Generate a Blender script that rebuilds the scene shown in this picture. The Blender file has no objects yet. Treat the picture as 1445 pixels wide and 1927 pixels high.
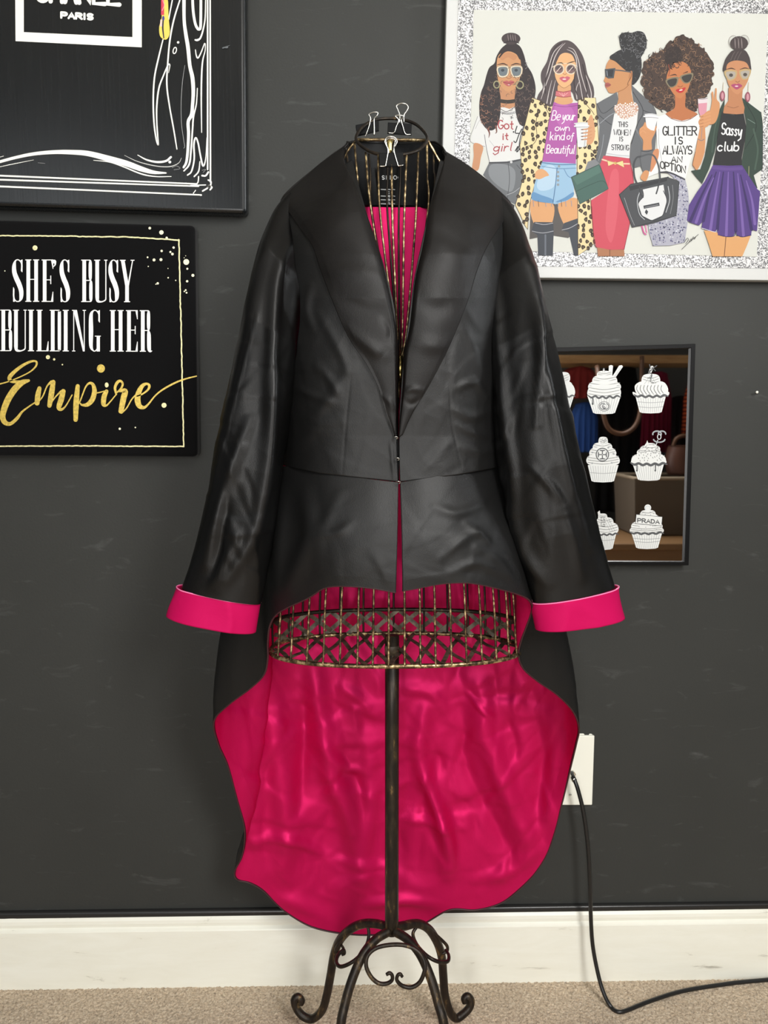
import bpy, bmesh, math, random
import numpy as np
from mathutils import Vector, Matrix
from mathutils.geometry import tessellate_polygon

random.seed(7)
rng = np.random.default_rng(7)
SC = bpy.context.scene
COL = SC.collection

# ------------------------------------------------------------------ camera
F_PX, CX, CY, W_PX, H_PX = 1500.0, 722.5, 963.5, 1445, 1927
PITCH, YAW, DIST = math.radians(6.5), math.radians(1.2), 1.35
_fw = np.array([math.sin(YAW)*math.cos(PITCH), math.cos(YAW)*math.cos(PITCH), -math.sin(PITCH)])
_rt = np.array([math.cos(YAW), -math.sin(YAW), 0.0])
_up = np.cross(_rt, _fw)
def ray(px, py):
    px = np.asarray(px, float); py = np.asarray(py, float)
    return (_fw*F_PX + (px-CX)[..., None]*_rt - (py-CY)[..., None]*_up)
_r = ray(722.0, 1852.0)
CAM_H = -float(_r[2]/_r[1])*(DIST-0.018)
CAM = np.array([0.0, -DIST, CAM_H])
def P(px, py, Y):
    """the point of the place at depth Y that stands where the photograph shows pixel px, py"""
    d = ray(px, py); Y = np.asarray(Y, float)
    return CAM + d*((Y-CAM[1])/d[..., 1])[..., None]
def PF(px, py, z=0.0):
    d = ray(px, py)
    return CAM + d*((z-CAM[2])/d[..., 2])[..., None]
def PROJ(p):
    q = np.asarray(p, float)-CAM
    zc = q@_fw
    return np.stack([CX+F_PX*(q@_rt)/zc, CY-F_PX*(q@_up)/zc], -1)

cam = bpy.data.cameras.new('camera'); cam_o = bpy.data.objects.new('camera', cam); COL.objects.link(cam_o)
cam.sensor_fit = 'VERTICAL'; cam.sensor_height = 36.0; cam.sensor_width = 27.0
cam.lens = F_PX/H_PX*36.0; cam.clip_start = 0.01; cam.clip_end = 50
m = Matrix(((_rt[0], _up[0], -_fw[0], CAM[0]), (_rt[1], _up[1], -_fw[1], CAM[1]), (_rt[2], _up[2], -_fw[2], CAM[2]), (0, 0, 0, 1)))
cam_o.matrix_world = m
SC.camera = cam_o

# ------------------------------------------------------------------ light, world, exposure
SC.view_settings.view_transform = 'Standard'; SC.view_settings.look = 'None'
SC.view_settings.gamma = 1.0; SC.view_settings.exposure = 0.0; SC.view_settings.use_curve_mapping = False
wd = bpy.data.worlds.new('world'); SC.world = wd; wd.use_nodes = True
wd.node_tree.nodes['Background'].inputs[0].default_value = (0.92, 0.97, 1.0, 1)
wd.node_tree.nodes['Background'].inputs[1].default_value = 0.14
def area(name, loc, target, sx, sy, power, col):
    l = bpy.data.lights.new(name, 'AREA'); l.shape = 'RECTANGLE'; l.size = sx; l.size_y = sy; l.energy = power; l.color = col
    o = bpy.data.objects.new(name, l); COL.objects.link(o); o.location = loc
    o.rotation_euler = (Vector(target)-Vector(loc)).to_track_quat('-Z', 'Y').to_euler()
    return o
area('ceiling_lamp_light', (0.55, -1.9, 2.38), (0.0, -0.1, 0.8), 0.6, 0.6, 18, (1.0, 0.985, 0.955))
area('window_light', (-1.3, -2.75, 1.75), (-0.2, -0.2, 0.95), 1.1, 0.9, 8, (0.93, 0.97, 1.0))
area('high_window_light', (0.95, -2.3, 1.85), (0.0, -0.15, 0.75), 0.5, 0.9, 40, (1.0, 0.99, 0.97))
area('low_fill_light', (-0.25, -2.75, 0.9), (0.0, -0.2, 0.6), 0.6, 1.2, 25, (1.0, 0.99, 0.97))  # unseen fill lamp added behind the camera to lift the skirting and jacket front
area('canvas_edge_light', (1.95, -0.75, 1.9), (-0.3, -0.05, 1.35), 0.3, 0.9, 1.1, (0.95, 0.98, 1.0)).data.spread = math.radians(34)  # unseen side lamp, added and narrowed to put a highlight on the canvas edge

# ------------------------------------------------------------------ materials
def lin(c):
    c = np.asarray(c, float)/255.0
    return np.where(c <= 0.04045, c/12.92, ((c+0.055)/1.055)**2.4)
def mat(name, col, rough=0.5, metal=0.0, spec=0.5, srgb=True, **kw):
    m = bpy.data.materials.new(name); m.use_nodes = True
    b = m.node_tree.nodes['Principled BSDF']
    c = lin(col) if srgb else col
    b.inputs['Base Color'].default_value = (float(c[0]), float(c[1]), float(c[2]), 1)
    b.inputs['Roughness'].default_value = rough; b.inputs['Metallic'].default_value = metal
    b.inputs['Specular IOR Level'].default_value = spec
    for k, v in kw.items(): b.inputs[k.replace('_', ' ')].default_value = v
    return m
def nn(m, t, **kw):
    n = m.node_tree.nodes.new(t)
    for k, v in kw.items(): setattr(n, k, v)
    return n
def lk(m, a, b): m.node_tree.links.new(a, b)
def bsdf(m): return m.node_tree.nodes['Principled BSDF']
def coords(m, scale=(1, 1, 1), rot=(0, 0, 0)):
    t = nn(m, 'ShaderNodeTexCoord'); mp = nn(m, 'ShaderNodeMapping')
    mp.inputs['Scale'].default_value = scale; mp.inputs['Rotation'].default_value = rot
    lk(m, t.outputs['Object'], mp.inputs['Vector']); return mp.outputs['Vector']
def noise_node(m, vec, scale, detail=3, rough=0.5, dist=0.0):
    n = nn(m, 'ShaderNodeTexNoise'); n.inputs['Scale'].default_value = scale
    n.inputs['Detail'].default_value = detail; n.inputs['Roughness'].default_value = rough; n.inputs['Distortion'].default_value = dist
    lk(m, vec, n.inputs['Vector']); return n.outputs['Fac']
def ramp(m, fac, stops):
    r = nn(m, 'ShaderNodeValToRGB'); e = r.color_ramp.elements
    while len(e) < len(stops): e.new(0.5)
    for i, (p, c) in enumerate(stops):
        e[i].position = p; l = lin(c); e[i].color = (float(l[0]), float(l[1]), float(l[2]), 1)
    lk(m, fac, r.inputs['Fac']); return r.outputs['Color']
def bump(m, h, strength, dist, prev=None):
    b = nn(m, 'ShaderNodeBump'); b.inputs['Strength'].default_value = strength; b.inputs['Distance'].default_value = dist
    lk(m, h, b.inputs['Height'])
    if prev is not None: lk(m, prev, b.inputs['Normal'])
    return b.outputs['Normal']

M = {}
# charcoal wall paint with roller texture and faint chalky scuffs
w = mat('charcoal_paint', (58, 59, 57), 0.55, spec=0.2); M['wall'] = w
v = coords(w)
big = noise_node(w, v, 2.2, 4, 0.6)
sv = coords(w, (3.2, 1, 11.0), (0, 0.25, 0)); streak = noise_node(w, sv, 4.0, 6, 0.62, 0.8)
rr = nn(w, 'ShaderNodeMapRange'); rr.inputs[1].default_value = 0.60; rr.inputs[2].default_value = 0.82; lk(w, streak, rr.inputs[0])
c0 = ramp(w, big, [(0.3, (52, 53, 51)), (0.7, (57, 58, 56))])
mx = nn(w, 'ShaderNodeMixRGB'); lk(w, rr.outputs[0], mx.inputs[0]); lk(w, c0, mx.inputs[1]); c = lin((78, 79, 78)); mx.inputs[2].default_value = (*[float(x) for x in c], 1)
lk(w, mx.outputs[0], bsdf(w).inputs['Base Color'])
fine = noise_node(w, v, 260, 3, 0.6)
lk(w, bump(w, fine, 0.16, 0.0015), bsdf(w).inputs['Normal'])
# skirting gloss paint
s = mat('white_gloss_paint', (238, 238, 226), 0.38, spec=0.5); M['skirt'] = s
v = coords(s, (1, 1, 5)); dirt = noise_node(s, v, 9, 7, 0.65, 0.5)
lk(s, ramp(s, dirt, [(0.26, (170, 166, 152)), (0.36, (236, 235, 222)), (0.7, (241, 241, 230))]), bsdf(s).inputs['Base Color'])
M['black_gloss'] = mat('black_gloss_paint', (34, 34, 34), 0.3)
# carpet
c = mat('beige_carpet', (176, 158, 136), 0.95, spec=0.1); M['carpet'] = c
v = coords(c); n1 = noise_node(c, v, 240, 4, 0.75); n2 = noise_node(c, v, 9, 3, 0.5)
col1 = ramp(c, n1, [(0.3, (146, 126, 104)), (0.5, (220, 198, 170)), (0.7, (252, 238, 216))])
mm = nn(c, 'ShaderNodeMixRGB', blend_type='MULTIPLY'); mm.inputs[0].default_value = 0.5
lk(c, col1, mm.inputs[1]); lk(c, ramp(c, n2, [(0.3, (214, 210, 204)), (0.7, (255, 252, 246))]), mm.inputs[2])
lk(c, mm.outputs[0], bsdf(c).inputs['Base Color'])
lk(c, bump(c, n1, 0.9, 0.004), bsdf(c).inputs['Normal'])
bsdf(c).inputs['Sheen Weight'].default_value = 0.3
# satins
def satin(name, col, rough, spec, tint=None, crease=0.25, metal=0.0, fine=0.05, aniso=0.0):
    m = mat(name, col, rough, metal, spec)
    if aniso:                                                       # warp threads run down the cloth: the sheen stretches along them
        tg = nn(m, 'ShaderNodeTangent', direction_type='RADIAL', axis='Z'); lk(m, tg.outputs[0], bsdf(m).inputs['Tangent'])
        bsdf(m).inputs['Anisotropic'].default_value = aniso; bsdf(m).inputs['Anisotropic Rotation'].default_value = 0.25
    v = coords(m)
    if tint is not None:
        t = lin(tint); bsdf(m).inputs['Specular Tint'].default_value = (*[float(x) for x in t], 1)
    a = noise_node(m, v, 16, 5, 0.55, 1.2)
    f = noise_node(m, coords(m, (1, 1, 0.5)), 1100, 2, 0.5)
    b1 = bump(m, a, crease, 0.012)
    lk(m, bump(m, f, fine, 0.0006, b1), bsdf(m).inputs['Normal'])
    return m
M['black_satin'] = satin('black_satin', (17, 17, 17), 0.49, 0.38, crease=0.04, fine=0.3, aniso=0.4)
M['sleeve_satin'] = satin('sleeve_satin', (8, 8, 8), 0.42, 0.32, crease=0.04, fine=0.2, aniso=0.6)
M['collar_satin'] = satin('collar_satin', (16, 14, 13), 0.5, 0.30, crease=0.04, fine=0.3, aniso=0.3)
M['pink_satin'] = satin('magenta_satin', (190, 10, 77), 0.47, 0.9, tint=(255, 125, 200), crease=0.05, metal=0.38, fine=0.15, aniso=0.3)
M['cuff_satin'] = satin('magenta_cuff_satin', (186, 12, 80), 0.5, 0.5, tint=(255, 120, 190), crease=0.06, metal=0.15)
M['facing'] = satin('black_facing', (9, 10, 12), 0.55, 0.2, crease=0.12)
M['pink_trim'] = mat('pink_trim', (240, 120, 170), 0.4)
M['label'] = mat('woven_label', (8, 9, 10), 0.7, spec=0.15)
# metals
d = mat('rubbed_bronze', (44, 38, 32), 0.42, 0.55, spec=0.5); M['bronze'] = d
v = coords(d, (1, 1, 0.25)); n = noise_node(d, v, 90, 5, 0.65)
lk(d, ramp(d, n, [(0.44, (36, 31, 27)), (0.60, (58, 49, 38)), (0.74, (150, 122, 78))]), bsdf(d).inputs['Base Color'])
d = mat('antique_brass_wire', (120, 96, 58), 0.36, 0.85); M['wire'] = d
v = coords(d); n = noise_node(d, v, 120, 4, 0.65)
lk(d, ramp(d, n, [(0.36, (50, 44, 36)), (0.51, (118, 100, 72)), (0.64, (222, 198, 150))]), bsdf(d).inputs['Base Color'])
d = mat('dark_iron_strip', (52, 46, 38), 0.5, 0.35); M['strip'] = d
n = noise_node(d, coords(d), 60, 4, 0.6)
lk(d, ramp(d, n, [(0.4, (62, 55, 45)), (0.65, (116, 106, 88))]), bsdf(d).inputs['Base Color'])
M['chrome'] = mat('steel_wire', (220, 218, 210), 0.18, 1.0)
M['brass'] = mat('polished_brass', (205, 185, 120), 0.25, 1.0)
M['clip_black'] = mat('black_enamel', (9, 10, 11), 0.55, spec=0.12)
M['rubber'] = mat('black_cable_sheath', (26, 26, 26), 0.35)
M['plate'] = mat('ivory_plastic', (240, 240, 228), 0.4)

# ------------------------------------------------------------------ builders
def worldloc(o):
    p = Vector((0, 0, 0))
    while o is not None: p += o.location; o = o.parent
    return p
def tag(o, label=None, cat=None, group=None, kind=None):
    if label: o['label'] = label
    if cat: o['category'] = cat
    if group: o['group'] = group
    if kind: o['kind'] = kind
    return o
def thing(name, label, cat, loc, group=None):
    o = bpy.data.objects.new(name, None); COL.objects.link(o); o.location = [float(x) for x in loc]
    o.empty_display_size = 0.05
    return tag(o, label, cat, group)
def mesh(name, verts, faces, mats, parent=None, smooth=True, loc=None, midx=None, cols=None, label=None):
    """verts in world coordinates; the object's own origin is loc (or its parent's)"""
    org = worldloc(parent) if parent is not None else Vector([float(x) for x in (loc if loc is not None else (0, 0, 0))])
    v = np.asarray(verts, float)-np.array(org)
    me = bpy.data.meshes.new(name); me.from_pydata([tuple(x) for x in v.tolist()], [], [tuple(int(i) for i in f) for f in faces])
    if not isinstance(mats, (list, tuple)): mats = [mats]
    for mm_ in mats: me.materials.append(mm_)
    if midx is not None: me.polygons.foreach_set('material_index', np.asarray(midx, dtype=np.int32))
    me.polygons.foreach_set('use_smooth', np.full(len(me.polygons), bool(smooth)))
    if cols is not None:
        ca = me.color_attributes.new('Col', 'FLOAT_COLOR', 'CORNER')
        arr = np.zeros((len(me.loops), 4), dtype=np.float32); i = 0
        for p in me.polygons:
            arr[p.loop_start:p.loop_start+p.loop_total, :3] = cols[p.index]; arr[p.loop_start:p.loop_start+p.loop_total, 3] = 1
        ca.data.foreach_set('color', arr.ravel())
    me.update()
    o = bpy.data.objects.new(name, me); COL.objects.link(o)
    if parent is not None: o.parent = parent
    else: o.location = org
    if label: o['label'] = label
    return o
class MB:
    def __init__(s): s.v = []; s.f = []; s.m = []
    def add(s, v, f, mi=0):
        k = len(s.v); s.v += [tuple(map(float, x)) for x in v]; s.f += [tuple(int(i)+k for i in q) for q in f]; s.m += [mi]*len(f); return s
    def build(s, name, mats, parent=None, **kw): return mesh(name, s.v, s.f, mats, parent, midx=s.m, **kw)
def cr(pts, n=6, closed=False):
    p = np.asarray(pts, float); N = len(p); out = []
    if N < 3 and not closed: return p
    rngi = range(N) if closed else range(N-1)
    for i in rngi:
        a = p[(i-1) % N] if (closed or i > 0) else 2*p[0]-p[1]
        b = p[i]; c = p[(i+1) % N]
        d = p[(i+2) % N] if (closed or i < N-2) else 2*p[-1]-p[-2]
        for k in range(n):
            t = k/n
            out.append(0.5*((2*b)+(c-a)*t+(2*a-5*b+4*c-d)*t*t+(-a+3*b-3*c+d)*t**3))
    if not closed: out.append(p[-1])
    return np.array(out)
def resample(p, n):
    p = np.asarray(p, float); d = np.r_[0, np.cumsum(np.linalg.norm(np.diff(p, axis=0), axis=1))]
    t = np.linspace(0, d[-1], n)
    return np.stack([np.interp(t, d, p[:, k]) for k in range(p.shape[1])], -1)
def grid_faces(n, m_, closed=False, flip=False):
    f = []
    for i in range(n-1):
        for j in range(m_ if closed else m_-1):
            a, b = i*m_+j, i*m_+(j+1) % m_
            c_, d_ = (i+1)*m_+(j+1) % m_, (i+1)*m_+j
            f.append((a, d_, c_, b) if flip else (a, b, c_, d_))
    return f
def tube_vf(path, r, seg=10, closed=False, flat=1.0, cap=True):
    p = np.asarray(path, float); N = len(p)
    r = np.full(N, r, float) if np.isscalar(r) else np.interp(np.linspace(0, 1, N), np.linspace(0, 1, len(r)), r)
    if closed: t = np.roll(p, -1, 0)-np.roll(p, 1, 0)
    else: t = np.gradient(p, axis=0)
    t /= np.linalg.norm(t, axis=1)[:, None]+1e-12
    n0 = np.cross(t[0], [0, 0, 1.0]) if abs(t[0][2]) < 0.9 else np.cross(t[0], [0, 1.0, 0])
    n0 /= np.linalg.norm(n0); V = []
    for i in range(N):
        n0 = n0-t[i]*np.dot(n0, t[i]); n0 /= np.linalg.norm(n0); b0 = np.cross(t[i], n0)
        for k in range(seg):
            a = 2*math.pi*k/seg
            V.append(p[i]+r[i]*(math.cos(a)*n0+flat*math.sin(a)*b0))
    Fc = []
    for i in range(N if closed else N-1):
        j = (i+1) % N
        for k in range(seg):
            l = (k+1) % seg
            Fc.append((i*seg+k, i*seg+l, j*seg+l, j*seg+k))
    if not closed and cap:
        Fc.append(tuple(range(seg))[::-1]); Fc.append(tuple((N-1)*seg+k for k in range(seg)))
    return V, Fc
def tube(name, path, r, material, parent=None, seg=10, closed=False, label=None, loc=None, flat=1.0):
    v_, f_ = tube_vf(path, r, seg, closed, flat)
    return mesh(name, v_, f_, material, parent, label=label, loc=loc)
def slab_vf(c, Yf, Yb):
    f = [P(x, y, Yf) for x, y in c]; b = [np.array([q[0], Yb, q[2]]) for q in f]; n = len(c)
    return f+b, [tuple(range(n))]+[tuple(range(2*n-1, n-1, -1))]+[(i, i+n, (i+1) % n+n, (i+1) % n) for i in range(n)]
def fix_normals(o):
    bm = bmesh.new(); bm.from_mesh(o.data); bmesh.ops.recalc_face_normals(bm, faces=bm.faces); bm.to_mesh(o.data); bm.free()
def bevel(o, w, seg=3):
    fix_normals(o)
    b = o.modifiers.new('bevel', 'BEVEL'); b.width = w; b.segments = seg; b.limit_method = 'ANGLE'; b.angle_limit = math.radians(40)
    return o
# gradient noise for cloth
_perm = rng.permutation(256); _perm = np.r_[_perm, _perm, _perm]
_grad = rng.normal(size=(256, 3)); _grad /= np.linalg.norm(_grad, axis=1)[:, None]
def perlin(p):
    p = np.asarray(p, float); i = np.floor(p).astype(int); f = p-i; u = f*f*f*(f*(f*6-15)+10); i &= 255; out = 0
    for dx in (0, 1):
        for dy in (0, 1):
            for dz in (0, 1):
                h = _perm[_perm[_perm[(i[..., 0]+dx) & 255]+((i[..., 1]+dy) & 255)]+((i[..., 2]+dz) & 255)] & 255
                g = _grad[h]; d = f-np.array([dx, dy, dz])
                w_ = (u[..., 0] if dx else 1-u[..., 0])*(u[..., 1] if dy else 1-u[..., 1])*(u[..., 2] if dz else 1-u[..., 2])
                out = out+w_*(g*d).sum(-1)
    return out
def ridged(p): return (1-np.abs(perlin(p))*2.2).clip(0, 1)**2
def grid_normals(G):
    du = np.gradient(G, axis=0); dv = np.gradient(G, axis=1)
    n = np.cross(du, dv); return n/(np.linalg.norm(n, axis=-1)[..., None]+1e-12)
def fold_field(px, folds):
    """folds: (polyline in px, width px, height m); raises soft ridges along them"""
    out = np.zeros(px.shape[:-1])
    for pl, wd_, h in folds:
        pl = cr(pl, 6) if len(pl) > 2 else np.asarray(pl, float)
        best = np.full(px.shape[:-1], 1e9); tt = np.zeros(px.shape[:-1]); n = len(pl)-1
        for k in range(n):
            a, b = pl[k], pl[k+1]; ab = b-a; L = (ab@ab)+1e-9
            t = (((px-a)@ab)/L).clip(0, 1); d = np.linalg.norm(px-(a+t[..., None]*ab), axis=-1)
            q = d < best; best = np.where(q, d, best); tt = np.where(q, (k+t)/n, tt)
        out += h*np.exp(-(best/wd_)**2)*np.sin(np.pi*(0.12+0.76*tt))
    return out
def solid(o, t, off=-1.0):
    s_ = o.modifiers.new('solidify', 'SOLIDIFY'); s_.thickness = t; s_.offset = off; return o
# ================================================================== the room
def struct(o): o['kind'] = 'structure'; return o
XL, XR, YB, ZC = -2.2, 2.2, -3.2, 2.45
def box_vf(x0, x1, y0, y1, z0, z1):
    v_ = [(x, y, z) for x in (x0, x1) for y in (y0, y1) for z in (z0, z1)]
    return v_, [(0, 1, 3, 2), (4, 6, 7, 5), (0, 4, 5, 1), (2, 3, 7, 6), (0, 2, 6, 4), (1, 5, 7, 3)]
def boxo(name, b, material, parent=None, bev=0.0, **kw):
    v_, f_ = box_vf(*b)
    o = mesh(name, v_, f_, material, parent, smooth=False, **kw)
    if bev: bevel(o, bev)
    return o
struct(boxo('wall_back', (XL, XR, 0.0, 0.1, -0.05, ZC), M['wall']))
M['white_wall'] = mat('dark_grey_paint', (70, 70, 68), 0.8)
struct(boxo('wall_front', (XL, XR, YB-0.1, YB, -0.05, ZC), M['white_wall']))
struct(boxo('ceiling', (XL, XR, YB, 0.1, ZC, ZC+0.1), mat('ceiling_paint', (225, 223, 216), 0.9)))
# carpet: coarse slab plus fine pile where it is seen
def carpet():
    x0, x1, y0, y1 = -0.86, 0.92, -0.34, -0.004
    nx, ny = 900, 170
    X, Y = np.meshgrid(np.linspace(x0, x1, nx), np.linspace(y0, y1, ny), indexing='ij')
    X = X+rng.normal(0, 0.0006, X.shape); Y = Y+rng.normal(0, 0.0006, Y.shape)
    p = np.stack([X*170, Y*170, X*0], -1); q = np.stack([X*420, Y*420, X*0+3], -1)
    Z = 0.0024*perlin(p)+0.0022*perlin(q)+rng.normal(0, 0.0006, X.shape)
    edge = np.minimum(np.minimum(X-x0, x1-X), Y-y0).clip(0, 0.02)/0.02
    Z = Z*edge-0.0008
    V = np.stack([X, Y, Z], -1).reshape(-1, 3); Fs = grid_faces(nx, ny, flip=True)
    b = MB(); b.add(V, Fs)
    for (a, c_, d, e) in ((XL, x0, YB, 0.0), (x1, XR, YB, 0.0), (x0, x1, YB, y0)):
        b.add([(a, d, -0.0008), (c_, d, -0.0008), (c_, e, -0.0008), (a, e, -0.0008)], [(0, 1, 2, 3)])
    return struct(b.build('floor', M['carpet']))
carpet()
# skirting board, moulded top, with the charcoal paint line over its upper lip
zt = float(P(722, 1716, -0.008)[2]); zb = float(P(722, 1746, -0.018)[2])
prof = [(-0.0005, -0.004), (-0.018, -0.004), (-0.018, zb-0.002), (-0.0172, zb), (-0.0125, zb+0.004), (-0.0135, zb+0.010), (-0.0128, zb+0.016), (-0.009, zb+0.022), (-0.0088, zt), (-0.0005, zt)]
xs = np.linspace(XL, XR, 60); V = []; n = len(prof)
for x in xs: V += [(x, a, b) for a, b in prof]
Fs = [(i*n+k, (i+1)*n+k, (i+1)*n+(k+1) % n, i*n+(k+1) % n) for i in range(len(xs)-1) for k in range(n)]
o = mesh('baseboard_back', V, Fs, M['skirt'], smooth=False); fix_normals(o); struct(o)
xs = np.linspace(XL, XR, 1000); V = []
for x in xs:
    e = 0.0022*float(perlin(np.array([x*14, 0.3, 0.7])))+0.0012*float(perlin(np.array([x*60, 2.3, 0.7])))+0.0016*math.tanh(-(x+0.45)*18)-0.0022
    V += [(x, -0.0005, zt+0.007), (x, -0.0075, zt+0.0068), (x, -0.0092, zt+0.004), (x, -0.0096, zt-0.001-e*0.6), (x, -0.0097, zt-0.003+e), (x, -0.0086, zt-0.003+e)]
Fs = [(i*6+k, (i+1)*6+k, (i+1)*6+k+1, i*6+k+1) for i in range(len(xs)-1) for k in range(5)]
o = mesh('trim_1', V, Fs, M['black_gloss']); fix_normals(o); struct(o)

# ------------------------------------------------------------------ what the mirror shows of the room behind the camera
def PM(px, py, D):                                    # the point seen in the mirror glass at px, py, standing D in front of the wall
    q = P(px, py, D); return np.array([q[0], -D, q[2]])
wood = mat('shelf_wood', (176, 138, 92), 0.55); nv = noise_node(wood, coords(wood, (1, 8, 8)), 6, 5, 0.6)
lk(wood, ramp(wood, nv, [(0.3, (150, 112, 70)), (0.7, (196, 158, 110))]), bsdf(wood).inputs['Base Color'])
a = PM(1120, 672, 2.6); b_ = PM(1330, 682, 2.6)
o = boxo('closet_shelf', (a[0]-0.5, b_[0]+0.4, -2.95, -2.6, PM(1200, 684, 2.6)[2], PM(1200, 669, 2.6)[2]), wood, bev=0.003, loc=(a[0], -2.8, a[2]))
tag(o, 'long plain wooden closet shelf seen in the upper part of the mirror', 'shelf')
def cloth_hang(name, x0, y0, x1, y1, D, col, label, rough=0.85, stripes=None, folds=5):
    p0 = PM(x0, y0, D); p1 = PM(x1, y1, D); c0 = (p0+p1)/2
    mt = mat(name+'_cloth', col, rough, spec=0.2)
    if stripes:
        wv = nn(mt, 'ShaderNodeTexWave'); wv.bands_direction = 'Z'; wv.inputs['Scale'].default_value = 16; wv.inputs['Distortion'].default_value = 1.0
        lk(mt, coords(mt, (1, 1, 1)), wv.inputs['Vector']); lk(mt, ramp(mt, wv.outputs['Fac'], [(0.4, col), (0.6, stripes)]), bsdf(mt).inputs['Base Color'])
    nu, nv_ = 40, 30; V = []
    for side in (-1, 1):
        for i in range(nv_):
            t = i/(nv_-1)
            for j in range(nu):
                s_ = j/(nu-1); wfac = 0.62+0.38*min(1, t*3.0)
                x = c0[0]+(s_-0.5)*(p1[0]-p0[0])*wfac
                bul = math.sin(math.pi*s_)**0.5*(0.035+0.02*t)
                y = -D+side*bul+0.012*math.sin(s_*folds*6.28+t*1.5)*t
                V.append((x, y, p0[2]+(p1[2]-p0[2])*t+0.02*abs(s_-0.5)*(-1 if t < .1 else 0)))
    k = nu*nv_; Fs = grid_faces(nv_, nu)+[tuple(i+k for i in f[::-1]) for f in grid_faces(nv_, nu)]
    for i in range(nv_-1): Fs += [(i*nu, (i+1)*nu, (i+1)*nu+k, i*nu+k), (i*nu+nu-1, i*nu+nu-1+k, (i+1)*nu+nu-1+k, (i+1)*nu+nu-1)]
    for j in range(nu-1): Fs += [(j, j+k, j+1+k, j+1), ((nv_-1)*nu+j, (nv_-1)*nu+j+1, (nv_-1)*nu+j+1+k, (nv_-1)*nu+j+k)]
    o = mesh(name, V, Fs, mt, loc=(c0[0], -D, p1[2])); fix_normals(o)
    return tag(o, label, 'clothes', 'clothes hanging in the closet')
cloth_hang('hanging_garment', 1052, 690, 1120, 750, 2.66, (120, 36, 34), 'dark red garment hanging at the upper left of the mirror reflection')
cloth_hang('hanging_garment', 1070, 757, 1120, 850, 2.66, (38, 70, 132), 'blue garment hanging below the dark red one in the mirror')
cloth_hang('hanging_garment', 1122, 690, 1200, 960, 2.88, (22, 22, 24), 'black garment hanging in the middle of the mirror reflection')
cloth_hang('hanging_garment', 1206, 700, 1256, 850, 2.66, (104, 16, 42), 'wine coloured garment hanging behind the two right hand cupcakes', folds=7)
cloth_hang('hanging_garment', 1254, 745, 1290, 850, 2.84, (28, 22, 24), 'black garment hanging right of the wine coloured one in the mirror')
cloth_hang('hanging_garment', 1283, 720, 1320, 815, 2.66, (206, 92, 52), 'orange striped garment hanging at the right edge of the mirror', stripes=(120, 40, 26))
# brown shoulder bag with a looped strap
t0 = thing('shoulder_bag', 'brown shoulder bag standing on the taupe bin in the mirror', 'bag', PM(1262, 905, 2.4))
br = mat('brown_leather', (82, 48, 34), 0.5)
q0, q1 = PM(1250, 838, 2.4), PM(1325, 892, 2.42); nb = 24; V = []
for i in range(12):
    t = i/11
    for k in range(nb):
        a = 2*math.pi*k/nb; wv_ = 0.5*(q1[0]-q0[0])*(0.86+0.14*math.sin(math.pi*t))
        V.append(((q0[0]+q1[0])/2+wv_*math.copysign(abs(math.cos(a))**0.6, math.cos(a)), -2.4+0.07*math.sin(a), q0[2]+(q1[2]-q0[2])*t))
mesh('bag_body', V, grid_faces(12, nb, True)+[tuple(range(nb)), tuple(11*nb+k for k in range(nb))][::1], br, t0)
q_ = cr([PM(1262, 842, 2.4), PM(1268, 826, 2.4), PM(1282, 820, 2.4), PM(1296, 826, 2.4), PM(1303, 842, 2.4)], 8); tube('bag_handle', q_, 0.010, mat('tan_leather', (98, 66, 44), 0.5), t0, 8)
t1 = thing('leather_strap', 'brown leather strap hanging in a loop between the left cupcakes in the mirror', 'strap', PM(1164, 817, 2.4))
tube('strap_loop', cr([PM(1120, 690, 2.5), PM(1126, 740, 2.42), PM(1138, 800, 2.4), PM(1164, 816, 2.4), PM(1190, 803, 2.4), PM(1202, 765, 2.42), PM(1204, 672, 2.5)], 8), 0.011, mat('strap_leather', (92, 62, 42), 0.5), t1, 8)
# storage bin
t0 = thing('storage_bin', 'taupe fabric storage bin standing at the lower right of the mirror', 'storage bin', PM(1240, 1005, 2.3))
tp = mat('taupe_canvas', (96, 84, 70), 0.8)
q0, q1 = PM(1192, 900, 2.3), PM(1330, 1003, 2.3); V = []
for z_, g in ((q1[2], 0.92), (q0[2], 1.0)):
    for sx, sy in ((-1, -1), (1, -1), (1, 1), (-1, 1)): V.append(((q0[0]+q1[0])/2+sx*g*(q1[0]-q0[0])/2, -2.45+sy*0.15*g, z_))
o = mesh('bin_body', V, [(0, 1, 2, 3), (4, 5, 1, 0), (5, 6, 2, 1), (6, 7, 3, 2), (7, 4, 0, 3)], tp, t0, smooth=False); solid(o, 0.008); 
rim = [np.array(V[4+i]) for i in range(4)]; tube('rim', resample(np.array(rim+[rim[0]]), 60)[:-1], 0.009, mat('taupe_piping', (150, 134, 112), 0.7), t0, 8, True)
# low chest under it
q0, q1 = PM(1050, 1008, 2.3), PM(1345, 1085, 2.3)
t0 = thing('wooden_chest', 'low brown wooden chest along the bottom of the mirror reflection', 'chest', ((q0[0]+q1[0])/2, -2.45, 0))
wd2 = mat('chest_wood', (124, 92, 58), 0.5)
boxo('chest_body', (q0[0]-0.15, q1[0]+0.1, -2.85, -2.1, 0.0, q0[2]-0.03), wd2, t0, 0.004)
boxo('lid', (q0[0]-0.17, q1[0]+0.12, -2.87, -2.08, q0[2]-0.03, q0[2]), wd2, t0, 0.006)
# ================================================================== wire dress form
YP = -0.24
base = P(737, 1757, YP)
PX0 = float(base[0])
form = thing('dress_form', 'wire dress form with lattice base on a scrolled bronze metal stand, wearing the jacket', 'dress form', (PX0, YP, 0))
def PW(l): return np.array([P(a, b, y) for a, b, y in l])
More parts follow.
